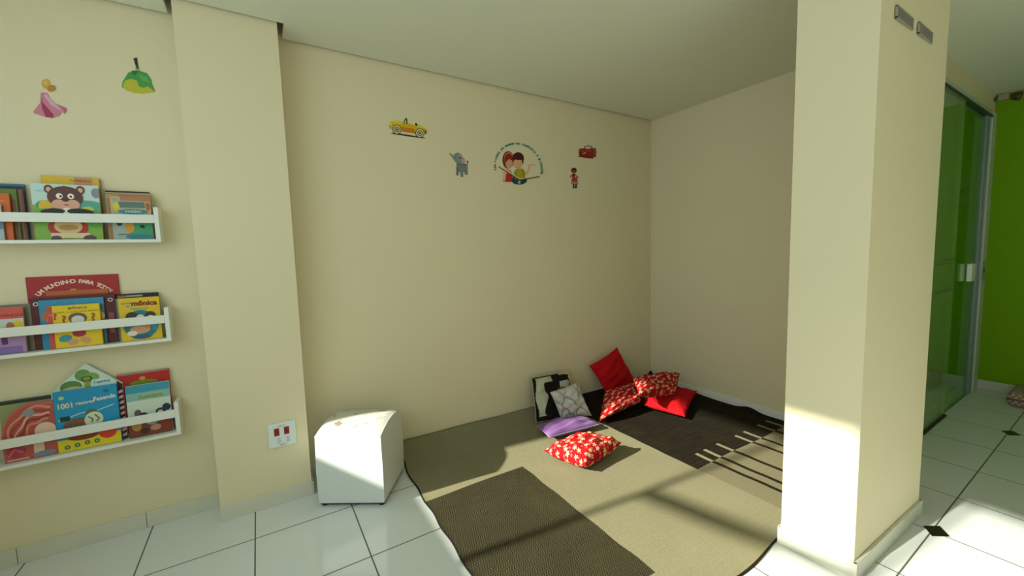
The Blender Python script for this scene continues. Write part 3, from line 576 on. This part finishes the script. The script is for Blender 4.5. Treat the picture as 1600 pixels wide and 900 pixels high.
T2 = lambda x_, y_: (590 + x_ / 7.5, 170 + y_ / 7.5)
sticker('yellow convertible toy car sticker on the cream wall', car, T2)
def eleph(A):
    A.poly('757f7c', [(925, 640), (1045, 645), (1055, 700), (1056, 772), (1022, 775), (1015, 735), (1003, 745), (1005, 798), (972, 800), (968, 755), (950, 735), (950, 782), (922, 778), (922, 690)])
    A.poly('868f8c', [(905, 525), (935, 512), (970, 525), (1000, 570), (1010, 600), (1000, 645), (960, 650), (920, 635), (895, 605), (872, 570), (842, 535), (838, 512), (860, 525), (885, 548)])
    A.ell('c89898', 1003, 612, 24, 34); A.ell('98a09c', 960, 565, 22, 40, 20); A.ell('1c1c18', 960, 578, 9, 11); A.ell('2c2c28', 910, 568, 5, 7)
    A.stroke('6a7472', [(1045, 680), (1055, 655), (1052, 630)], 7); A.ell('3a2c20', 1053, 622, 9, 14); A.stroke('4f5856', [(925, 640), (975, 652), (1030, 646)], 5); A.poly('5f6866', [(922, 690), (940, 690), (940, 778), (922, 778)])
sticker('grey baby elephant sticker with raised trunk and pink ear', eleph, T2)
def readers(A):
    A.ell('6a1c10', 340, 400, 90, 138); A.ell('dc8070', 345, 380, 72, 100); A.ell('8a2c14', 345, 390, 66, 92); A.ell('d8a07c', 352, 455, 56, 82); A.poly('8a2c14', [(290, 400), (345, 300), (405, 370), (400, 410), (350, 385), (300, 440)])
    A.poly('dc8070', [(300, 540), (380, 560), (400, 620), (290, 620)]); A.poly('b8282c', [(300, 620), (400, 600), (420, 745), (285, 742)]); A.ell('d89070', 268, 722, 18, 14); A.poly('e8b890', [(255, 580), (310, 600), (290, 720), (262, 715)])
    A.ell('20404c', 510, 715, 122, 72); A.ell('a8b4a8', 510, 750, 22, 30)
    A.poly('8a9a1c', [(430, 590), (470, 540), (560, 535), (610, 590), (600, 640), (580, 700), (440, 700)]); A.poly('c09a1c', [(470, 545), (550, 540), (560, 700), (480, 700)])
    A.poly('e0b890', [(590, 600), (640, 560), (660, 480), (720, 455), (770, 490), (720, 475), (680, 500), (660, 600), (620, 650)])
    A.ell('4a1410', 492, 375, 90, 95); A.ell('e0a880', 488, 455, 72, 78); A.poly('4a1410', [(410, 420), (440, 320), (540, 320), (578, 440), (560, 470), (545, 400), (480, 402), (430, 390)])
    A.poly('e8d8a8', [(205, 485), (515, 690), (520, 715), (190, 500)]); A.poly('e8d8a8', [(520, 690), (815, 648), (820, 665), (520, 715)]); A.poly('2c3c20', [(190, 500), (515, 705), (515, 722), (190, 512)]); A.poly('2c3c20', [(515, 705), (825, 655), (825, 668), (515, 722)])
    txt = 'BEM VINDOS AO MUNDO DA FANTASIA E DIVERSÃO'; n = len(txt)
    for i, ch in enumerate(txt):
        if ch == ' ': continue
        a = math.radians(190 - 198 * i / (n - 1)); cx_, cy_ = 495 + 362 * math.cos(a), 520 - 372 * math.sin(a) + (495 + 362 * math.cos(a) - 495) * 0.10
        base = len(A.items); A.text('3f8f80', ch, 0, 0, 38, bold=0.01); mi, polys = A.items.pop(); r = math.pi / 2 - a
        A.items.append((mi, [[(cx_ + p[0] * math.cos(r) + p[1] * math.sin(r), cy_ + p[0] * math.sin(r) - p[1] * math.cos(r)) for p in pl] for pl in polys]))
sticker('round sticker of two children reading a big book under arched lettering', readers, lambda x_, y_: (760 + x_ / 10, 210 + y_ / 10))
T3 = lambda x_, y_: (870 + x_ / 9, 210 + y_ / 9)
def bag(A):
    A.poly('2c1008', [(285, 308), (330, 300), (500, 325), (512, 342), (400, 332)]); A.poly('8a1c18', [(308, 215), (325, 200), (500, 195), (515, 230), (512, 335), (480, 338), (320, 305), (308, 270)]); A.poly('b03428', [(320, 220), (490, 215), (490, 250), (320, 250)])
    A.poly('a85c30', [(505, 195), (550, 192), (557, 240), (552, 318), (515, 325)]); A.poly('5c2418', [(520, 200), (530, 200), (535, 320), (522, 322)]); A.stroke('3a2418', [(385, 200), (395, 172), (440, 160), (485, 170), (500, 200)], 11); A.ell('d8a090', 385, 265, 24, 9, -12); A.ell('e0c8b0', 420, 200, 8, 9); A.ell('e0c8b0', 450, 200, 8, 9)
sticker('red toy suitcase sticker with a dark handle', bag, T3)
def doll(A):
    A.ell('3a200c', 240, 505, 40, 36); A.ell('8a5228', 238, 528, 22, 28); A.poly('a8483c', [(218, 558), (262, 556), (285, 600), (298, 705), (200, 700), (212, 610)]); A.poly('a08a70', [(205, 665), (296, 665), (298, 708), (200, 702)])
    A.poly('7a3c24', [(216, 560), (208, 565), (185, 590), (188, 605), (212, 585)]); A.poly('7a3c24', [(262, 560), (280, 575), (305, 605), (298, 615), (268, 590)]); A.ell('e8d8c8', 264, 588, 10, 14); A.poly('5a1c14', [(222, 560), (258, 560), (250, 590), (228, 590)])
    for x_ in (225, 258): A.poly('1f1a10', [(x_, 702), (x_ + 20, 702), (x_ + 20, 745), (x_ + 24, 758), (x_ - 4, 758), (x_, 740)])
sticker('small sticker of a doll in a reddish dress below the suitcase', doll, T3)
T4 = lambda x_, y_: (30 + x_ / 6.957, 80 + y_ / 6.957)
def pinkd(A):   # plain flared shape standing in for a known design
    A.poly('cf7f95', [(235, 450), (300, 450), (345, 520), (400, 570), (520, 620), (525, 650), (495, 685), (470, 660), (440, 705), (370, 728), (280, 715), (160, 675), (155, 655), (200, 600), (230, 560)])
    A.poly('a03058', [(238, 500), (260, 560), (330, 640), (375, 690), (370, 728), (290, 715), (250, 620)]); A.poly('e0a8b8', [(290, 455), (345, 525), (430, 600), (470, 655), (440, 640), (350, 590), (270, 490)]); A.poly('b86a7c', [(400, 575), (515, 620), (500, 680), (485, 640)])
    A.ell('d8a848', 292, 355, 48, 52); A.ell('b8862c', 352, 405, 48, 36, -10); A.ell('e4b868', 290, 345, 24, 26)
sticker('pink flared sticker with a golden top on the left wall', pinkd, T4)
def greend(A):
    A.poly('4a9a48', [(1125, 330), (1185, 235), (1240, 210), (1300, 210), (1390, 240), (1440, 310), (1445, 350), (1480, 440), (1400, 450), (1345, 462), (1270, 455), (1180, 430), (1115, 390)])
    A.poly('c0bc30', [(1125, 380), (1150, 320), (1220, 300), (1280, 320), (1300, 380), (1345, 400), (1400, 385), (1465, 430), (1480, 445), (1340, 460), (1250, 455), (1160, 425)]); A.poly('2f7a3c', [(1225, 215), (1290, 215), (1270, 262), (1230, 255)]); A.poly('5fae5c', [(1290, 250), (1380, 280), (1430, 350), (1340, 320)])
    A.poly('7fae6c', [(1262, 170), (1305, 175), (1305, 215), (1268, 215)]); A.stroke('3a2a12', [(1290, 190), (1275, 140), (1262, 75)], 20, 40)
sticker('green and yellow flared sticker with a dark stalk on the left wall', greend, T4)

# ================================================================== OTTOMAN
m = mat('white_leatherette', (0.72, 0.775, 0.735), 0.42, 0.4, bump=0.12, bscale=260); M_LEATH = m
m = mat('stained_leatherette', (0.74, 0.72, 0.62), 0.45, 0.4); M_STAIN = m
t = NT(m); x, y, z, v = t.xyz(); n1 = t.noise(v, 16, 5, 0.6); n2 = t.noise(v, 5, 3)
k = t.m('MULTIPLY', t.step(n1, 0.56, 0.66), 0.85); k2 = t.m('MULTIPLY', t.step(n2, 0.45, 0.75), 0.35)
t.l.new(t.mix(k, t.mix(k2, (0.66, 0.66, 0.58), (0.46, 0.42, 0.33)), (0.22, 0.19, 0.13)), t.b.inputs['Base Color'])
e1 = Vector((0.8325, -0.554, 0)); oF = Vector((-3.155, -0.335, 0)); oang = math.atan2(e1.y, e1.x)
g = thing('ottoman', (oF.x, oF.y, 0), 'white leatherette cube ottoman with a stained domed top beside the pilaster', 'ottoman', None, (0, 0, oang))
W_, D_, HO = 0.362, 0.365, 0.404
def topz(u, v_): return HO + 0.034 * (1 - (2 * v_ - 1) ** 2) + 0.006 * (1 - (2 * u - 1) ** 2)
bm = bmesh.new(); N = 16
ring_b, ring_t = [], []
per = [(i / N, 0) for i in range(N)] + [(1, i / N) for i in range(N)] + [(1 - i / N, 1) for i in range(N)] + [(0, 1 - i / N) for i in range(N)]
for lvl, inset in ((0.018, 0.001), (0.03, -0.001), (0.20, -0.004)):
    ring_b.append([bm.verts.new((W_ * u + (1 if u < .5 else -1) * inset * (u in (0, 1)), D_ * v_ + (1 if v_ < .5 else -1) * inset * (v_ in (0, 1)), lvl)) for u, v_ in per])
ring_b.append([bm.verts.new((W_ * u, D_ * v_, topz(u, v_) - 0.008)) for u, v_ in per])
for a, b in zip(ring_b[:-1], ring_b[1:]):
    for i in range(len(per)): bm.faces.new((a[i], a[(i + 1) % len(per)], b[(i + 1) % len(per)], b[i]))
bm.faces.new(list(reversed(ring_b[0])))
fin('body', bm, M_LEATH, g)
bm = bmesh.new(); gr = [[None] * (N + 1) for _ in range(N + 1)]
for i in range(N + 1):
    for j in range(N + 1):
        u, v_ = i / N, j / N; ed = min(u, 1 - u, v_, 1 - v_); drop = 0.007 * max(0, 1 - ed * 12) ** 2
        gr[i][j] = bm.verts.new((W_ * u, D_ * v_, topz(u, v_) - drop - 0.0005))
for i in range(N):
    for j in range(N): bm.faces.new((gr[i][j], gr[i + 1][j], gr[i + 1][j + 1], gr[i][j + 1]))
fin('seat_top', bm, M_STAIN, g, smooth=True)
bm = bmesh.new()
for i in range(len(per)):
    a, b = per[i], per[(i + 1) % len(per)]
    cyl(bm, (W_ * a[0], D_ * a[1], topz(*a) - 0.0075), (W_ * b[0], D_ * b[1], topz(*b) - 0.0075), 0.0022, 6)
fin('piping', bm, M_LEATH, g)
for u, v_ in ((0.06, 0.06), (0.94, 0.06), (0.94, 0.94), (0.06, 0.94)):
    bm = bmesh.new(); cyl(bm, (W_ * u, D_ * v_, 0.0), (W_ * u, D_ * v_, 0.019), 0.016, 12, r2=0.018); fin('foot', bm, M_BLACK, g)
sbox('bottom_board', (0.004, 0.004, 0.011), (W_ - 0.004, D_ - 0.004, 0.019), M_BLACK, 0, g)

# ================================================================== RUG
bars = [-0.99, -0.90, -0.757, -0.53, -0.42, -0.23, -0.10]
RX0, RX1, RY0, RY1 = -2.64, -0.020, -1.86, -0.018
def lerp(a, b, k): return a + (b - a) * k
xs = {RX0, RX1, -2.0, -1.15}
for b_ in bars: xs |= {b_ - 0.014, b_ + 0.014}
xs |= {RX0 + 0.007}
k = RX0
while k < RX1: xs.add(round(k, 4)); k += 0.03
xs = sorted(xs); xs = [a for i, a in enumerate(xs) if i == 0 or a - xs[i - 1] > 0.0025]
ys = {RY0, RY1, -0.64, -1.29, -1.17, -1.67, RY0 + 0.008}
k = RY0
while k < RY1: ys.add(round(k, 4)); k += 0.03
ys |= {-0.10, -0.075, -0.055, -0.04, -0.03}
ys = sorted(ys); ys = [a for i, a in enumerate(ys) if i == 0 or a - ys[i - 1] > 0.0025]
def rug_pos(x, y):
    # left edge wanders a little; seams follow the weave
    kx = (x - RX0) / (RX1 - RX0); wob = 0.0
    xl = x + (1 - min(1, kx * 1.6)) * (-0.035 * min(1, -y / 1.2) + 0.03 * max(0, 1 + y / 0.25) + 0.004 * math.sin(y * 23))
    yl = y + 0.006 * math.sin(x * 5.0) * (1 if y < -1.2 else 0.3)
    if y < -1.7: yl += 0.012 * math.sin(x * 9 + 1) * (-1.7 - y) / 0.16
    z = 0.009 + 0.0015 * math.sin(x * 11 + y * 7) + 0.001 * math.sin(y * 31)
    # rises over the skirting along the back wall
    hb_ = lerp(0.098, 0.074, min(1, (x - RX0) / 1.6))
    if y > -0.30:
        q = (y + 0.30) / (0.30 - 0.018); z = z + (hb_ - 0.009) * q ** 2.4
    # laps a little up the right wall, with one ripple
    if x > -0.10:
        q = (x + 0.10) / 0.08; up_ = 0.012 + 0.022 * max(0, 1 + (y + 0.2) / 0.5) + 0.026 * math.exp(-((y + 1.0) / 0.07) ** 2)
        z = max(z, 0.009 + up_ * q * q)
        if y > -0.10: z += 0.05 * q * ((y + 0.10) / 0.08)
    if x > -0.10: z = min(z, 0.14)
    return Vector((xl, yl, z))
def rug_mat(x, y):
    if x < RX0 + 0.007 or y < RY0 + 0.008: return 4
    bar = any(abs(x - b_) < 0.013 for b_ in bars)
    if x > -1.15:
        if y > -1.17: return 1
        if y > -1.29: return 2 if bar else 1
        return 1 if bar else 3
    if x < -2.0 and -1.67 < y < -0.64: return 0
    return 2
bm = bmesh.new(); T = [[bm.verts.new(rug_pos(x, y)) for y in ys] for x in xs]
for i in range(len(xs) - 1):
    for j in range(len(ys) - 1):
        f = bm.faces.new((T[i][j], T[i + 1][j], T[i + 1][j + 1], T[i][j + 1])); f.smooth = True
        f.material_index = rug_mat((xs[i] + xs[i + 1]) / 2, (ys[j] + ys[j + 1]) / 2)
# underside and rim
res = bmesh.ops.extrude_face_region(bm, geom=list(bm.faces)); nv = [e for e in res['geom'] if isinstance(e, bmesh.types.BMVert)]
for v_ in nv: v_.co.z -= 0.0062
rug = fin('rug', bm, [M_RDL, M_RDR, M_RBL, M_RBM, M_REDGE], smooth=True)
tag(rug, 'large beige and charcoal patchwork flatweave rug in the corner of the room', 'rug')

# ================================================================== CUSHIONS
def cushion(label, corners, th, mats, classify=None, pinch=0.06, N=40, seam=None, sag=0.0, seed=0, ears=0.0, group='cushions piled on the rug'):
    """corners: TL, TR, BR, BL in space (front side faces along (TR-TL)x(BL-TL) reversed)"""
    TL, TR, BR, BL = [Vector(c_) for c_ in corners]; cen = (TL + TR + BR + BL) / 4
    nrm = (TR - TL).cross(TL - BL).normalized(); nrm = -nrm if nrm.dot(CAM - cen) < 0 else nrm
    rnd = random.Random(seed); ph = [rnd.uniform(0, 6.28) for _ in range(6)]
    g_ = thing('cushion', cen, label, 'cushion', group)
    bm = bmesh.new(); uvl = bm.loops.layers.uv.new('UVMap'); F, B = {}, {}
    def pt(u, v_):
        uu = u * (1 - pinch * (1 - v_ * v_)) ; vv = v_ * (1 - pinch * (1 - u * u))
        a, b = (uu + 1) / 2, (vv + 1) / 2
        return (TL * (1 - a) * b + TR * a * b + BR * a * (1 - b) + BL * (1 - a) * (1 - b)) - cen
    for i in range(N + 1):
        for j in range(N + 1):
            u, v_ = -math.cos(math.pi * i / N) * 0.35 + (2 * i / N - 1) * 0.65, -math.cos(math.pi * j / N) * 0.35 + (2 * j / N - 1) * 0.65
            p = pt(u, v_); k_ = max(0, (1 - u ** 4) * (1 - v_ ** 4)) ** 0.62
            wr = 0.0018 * math.sin(9 * u + 4 * v_ + ph[0]) + 0.0022 * math.sin(13 * v_ - 5 * u + ph[1]) + 0.004 * math.sin(3.2 * u * v_ * 3 + ph[2])
            rim = max(abs(u), abs(v_)); rip = 0.0025 * math.sin(38 * (u if abs(v_) > abs(u) else v_) + ph[3]) * max(0, (rim - 0.72) / 0.28) * (1 if rim < 0.999 else 0.3)
            t_ = th / 2 * k_
            F[i, j] = bm.verts.new(p + nrm * (t_ + (wr * k_ * 2.2 + rip) + 0.0005)); 
            B[i, j] = F[i, j] if i in (0, N) or j in (0, N) else bm.verts.new(p - nrm * (t_ - rip))
            F[i, j].index = 0
    def uv(i, j): return (i / N, j / N)
    for i in range(N):
        for j in range(N):
            for S, fl in ((F, 0), (B, 1)):
                q = [(i, j), (i + 1, j), (i + 1, j + 1), (i, j + 1)]
                if fl: q.reverse()
                try: f = bm.faces.new([S[c_] for c_ in q])
                except ValueError: continue
                f.smooth = True
                for lp, c_ in zip(f.loops, q): lp[uvl].uv = uv(*c_)
                f.material_index = classify((i + .5) / N, (j + .5) / N, fl) if classify else 0
    cv = fin('cover', bm, mats, g_, smooth=True)
    bm = bmesh.new(); edge = [(i, 0) for i in range(N)] + [(N, j) for j in range(N)] + [(N - i, N) for i in range(N)] + [(0, N - j) for j in range(N)]
    E_ = []
    for i, j in edge:
        u, v_ = -math.cos(math.pi * i / N) * 0.35 + (2 * i / N - 1) * 0.65, -math.cos(math.pi * j / N) * 0.35 + (2 * j / N - 1) * 0.65
        E_.append(pt(u, v_))
    for a, b in zip(E_, E_[1:] + E_[:1]):
        if (a - b).length > 1e-5: cyl(bm, a, b, 0.0022, 6)
    fin('seam', bm, seam or mats[0], g_, smooth=True)
    return g_
# fabrics
def cloth(name, col, rough=0.85, sheen=0.0, bumpf=0.4):
    m = mat(name, col, rough, 0.15, sheen=sheen); t = NT(m); x, y, z, v = t.xyz(); n_ = t.noise(v, 30, 4); t.l.new(t.mix(n_, tuple(c * 0.85 for c in col), tuple(min(1, c * 1.12) for c in col)), t.b.inputs['Base Color'])
    t.bump(t.noise(v, 420, 2), bumpf, 0.001); return m
M_RED = cloth('red_cotton', (0.56, 0.006, 0.010))
M_LILAC = cloth('lilac_velvet', (0.21, 0.10, 0.28), 0.75, 0.12)
M_BLK = cloth('black_cotton', (0.012, 0.010, 0.009)); M_PALE = cloth('pale_green_cotton', (0.50, 0.53, 0.36)); M_TANC = cloth('tan_cotton', (0.55, 0.47, 0.27)); M_BRN = cloth('brown_print', (0.26, 0.12, 0.04)); M_GRYC = cloth('grey_green_cotton', (0.42, 0.46, 0.38))
M_PINKT = cloth('lilac_piping', (0.50, 0.38, 0.52))
M_BACK = cloth('ivory_trim', (0.55, 0.48, 0.30))
m = mat('red_flower_print', (0.6, 0.02, 0.02), 0.85, 0.15); M_FLOW = m; t = NT(m)
tc = t.n.new('ShaderNodeUVMap'); nzv = t.n.new('ShaderNodeTexNoise'); nzv.inputs['Scale'].default_value = 3
vs = t.n.new('ShaderNodeVectorMath'); vs.operation = 'SCALE'; vs.inputs['Scale'].default_value = 8.0; t.l.new(tc.outputs[0], vs.inputs[0])
vo = t.n.new('ShaderNodeTexVoronoi'); vo.voronoi_dimensions = '2D'; vo.inputs['Scale'].default_value = 1.0; vo.inputs['Randomness'].default_value = 0.75; t.l.new(vs.outputs[0], vo.inputs['Vector'])
df = t.n.new('ShaderNodeVectorMath'); df.operation = 'SUBTRACT'; t.l.new(vs.outputs[0], df.inputs[0]); t.l.new(vo.outputs['Position'], df.inputs[1])
sp = t.n.new('ShaderNodeSeparateXYZ'); t.l.new(df.outputs[0], sp.inputs[0]); sc_ = t.n.new('ShaderNodeSeparateXYZ'); t.l.new(vo.outputs['Color'], sc_.inputs[0])
ang = t.m('ARCTAN2', sp.outputs[1], sp.outputs[0]); petal = t.m('SINE', t.m('ADD', t.m('MULTIPLY', ang, 5.0), t.m('MULTIPLY', sc_.outputs[0], 6.28)))
rad = vo.outputs['Distance']; lim = t.m('ADD', 0.235, t.m('MULTIPLY', petal, 0.085)); flower = t.m('LESS_THAN', rad, lim)
core = t.m('LESS_THAN', rad, 0.095); core2 = t.m('LESS_THAN', rad, 0.055)
vs2 = t.n.new('ShaderNodeVectorMath'); vs2.operation = 'SCALE'; vs2.inputs['Scale'].default_value = 10.3; t.l.new(tc.outputs[0], vs2.inputs[0])
vo2 = t.n.new('ShaderNodeTexVoronoi'); vo2.voronoi_dimensions = '2D'; vo2.inputs['Scale'].default_value = 1.0; t.l.new(vs2.outputs[0], vo2.inputs['Vector']); dots = t.m('LESS_THAN', vo2.outputs['Distance'], 0.20)
base = t.mix(dots, (0.42, 0.007, 0.012), (0.60, 0.12, 0.11)); c1 = t.mix(flower, base, (0.78, 0.58, 0.30)); c2 = t.mix(core, c1, (0.45, 0.16, 0.03)); c3 = t.mix(core2, c2, (0.85, 0.72, 0.42))
t.l.new(c3, t.b.inputs['Base Color'])
m = mat('leaf_print', (0.6, 0.6, 0.55), 0.8, 0.2); M_LEAF = m; t = NT(m)
tc = t.n.new('ShaderNodeUVMap'); q = t.n.new('ShaderNodeSeparateXYZ'); t.l.new(tc.outputs[0], q.inputs[0]); u_, v_ = q.outputs[0], q.outputs[1]
nn = t.noise(tc.outputs[0], 3.5, 2)
def vein(a, b, fr, w_):
    s_ = t.m('ADD', t.m('MULTIPLY', u_, a), t.m('MULTIPLY', v_, b)); s_ = t.m('ADD', s_, t.m('MULTIPLY', nn, 0.35)); f = t.m('ABSOLUTE', t.m('SUBTRACT', t.m('FRACT', t.m('MULTIPLY', s_, fr)), 0.5)); return t.m('LESS_THAN', f, w_)
vn = t.m('MAXIMUM', vein(1.0, 0.75, 2.2, 0.06), vein(-1.1, 0.6, 1.9, 0.05))
pinkish = t.step(t.noise(tc.outputs[0], 2.2, 2), 0.45, 0.62)
c = t.mix(pinkish, (0.58, 0.61, 0.57), (0.60, 0.52, 0.47)); t.l.new(t.mix(t.m('MULTIPLY', vn, 0.75), c, (0.22, 0.24, 0.22)), t.b.inputs['Base Color'])

# black print cushion against the wall
def cls_bw(u, v_, back):
    if back: return 0
    le = 0.06 + 0.03 * math.sin(v_ * 9); re = 0.30 + 0.05 * math.sin(v_ * 14 + 1) - 0.10 * max(0, 0.55 - v_)
    if v_ > 0.80: re = 0.46
    if v_ > 0.13 and le < u < re and v_ < 0.95: return 1
    if u > 0.88 - 0.1 * (v_ > 0.9) and v_ > 0.45 or (v_ > 0.93 and u > 0.62): return 2
    if (u - 0.66) ** 2 / 0.03 + (v_ - 0.50) ** 2 / 0.02 < 1: return 3
    if 0.62 < u < 0.84 and 0.55 < v_ < 0.76 and (u - 0.62) + (v_ - 0.55) > 0.08: return 4
    return 0
cushion('black cushion with pale green and tan print leaning against the back wall', [PY(-0.06, 831, 591), PY(-0.065, 891, 579), PZ(0.045, 898, 651), PZ(0.045, 838, 660)], 0.070, [M_BLK, M_PALE, M_TANC, M_BRN, M_GRYC], cls_bw, 0.02, 84, M_BACK, seed=1)
cushion('pale grey leaf print cushion leaning on the black cushion', [PY(-0.275, 860, 613), PY(-0.285, 902, 598), PZ(0.05, 924, 649), PZ(0.05, 877, 656)], 0.075, [M_LEAF], None, 0.05, 36, seed=2)
cushion('lilac velvet cushion lying flat in front of the leaf print cushion', [PZ(0.060, 838, 665), PZ(0.070, 908, 650), PZ(0.064, 936, 663), PZ(0.055, 858, 683)], 0.078, [M_LILAC], None, 0.02, 36, M_PINKT, seed=3)
cushion('plain red cushion propped upright on one corner against the back wall', [PY(-0.075, 921, 572), PY(-0.06, 964, 543), PY(-0.14, 997, 602), PY(-0.17, 948, 617)], 0.10, [M_RED], None, 0.07, 40, seed=4)
cushion('red flowered cushion on edge between the propped red one and the corner stack', [PY(-0.32, 946, 611), PY(-0.27, 993, 597), PZ(0.10, 1001, 628), PZ(0.045, 937, 658)], 0.16, [M_FLOW], None, 0.04, 44, seed=5)
cushion('plain red cushion lying flat under the flowered one by the right wall', [Vector((-0.46, -0.30, 0.12)), PX(-0.11, 1089, 611), PZ(0.055, 1070, 651), Vector((-0.72, -0.52, 0.075))], 0.10, [M_RED], None, 0.05, 40, seed=6)
cushion('red flowered cushion on top of the flat red one, topmost of the corner stack', [PY(-0.46, 988, 592), PY(-0.54, 1062, 584), PY(-0.64, 1058, 613), PY(-0.66, 999, 618)], 0.13, [M_FLOW], None, 0.05, 44, seed=8)
cushion('red flowered cushion alone in the sunlight nearest the camera on the rug', [PZ(0.085, 850, 704), PZ(0.105, 912, 682), PZ(0.10, 971, 692), PZ(0.08, 914, 728)], 0.145, [M_FLOW], None, 0.04, 44, seed=9)

# ================================================================== WICKER PIECE
M_WICK = mat('pink_beige_weave', (0.42, 0.30, 0.24), 0.8); t = NT(M_WICK); x, y, z, v = t.xyz()
ck = t.n.new('ShaderNodeTexBrick'); t.l.new(v, ck.inputs['Vector'])
ckk = t.n.new('ShaderNodeTexChecker'); ckk.inputs['Scale'].default_value = 55; t.l.new(v, ckk.inputs['Vector']); t.n.remove(ck)
t.l.new(t.mix(ckk.outputs['Fac'], (0.52, 0.38, 0.31), (0.24, 0.15, 0.12)), t.b.inputs['Base Color'])
g = thing('floor_cushion', (1.93, -2.36, 0), 'pink and beige woven floor cushion beside the green wall', 'floor cushion')
bm = bmesh.new(); box(bm, (-0.18, -0.26, 0.004), (0.18, 0.24, 0.120), 0, 0.03); fin('cover', bm, M_WICK, g, smooth=True)
bm = bmesh.new()
for zz in (0.022, 0.102):
    for a, b in (((-0.165, -0.245), (0.165, -0.245)), ((0.165, -0.245), (0.165, 0.225)), ((0.165, 0.225), (-0.165, 0.225)), ((-0.165, 0.225), (-0.165, -0.245))):
        pass
box(bm, (-0.183, -0.263, 0.055), (-0.150, 0.243, 0.068), 0, 0.003); fin('trim', bm, mat('dark_weave_trim', (0.14, 0.08, 0.06), 0.8), g)
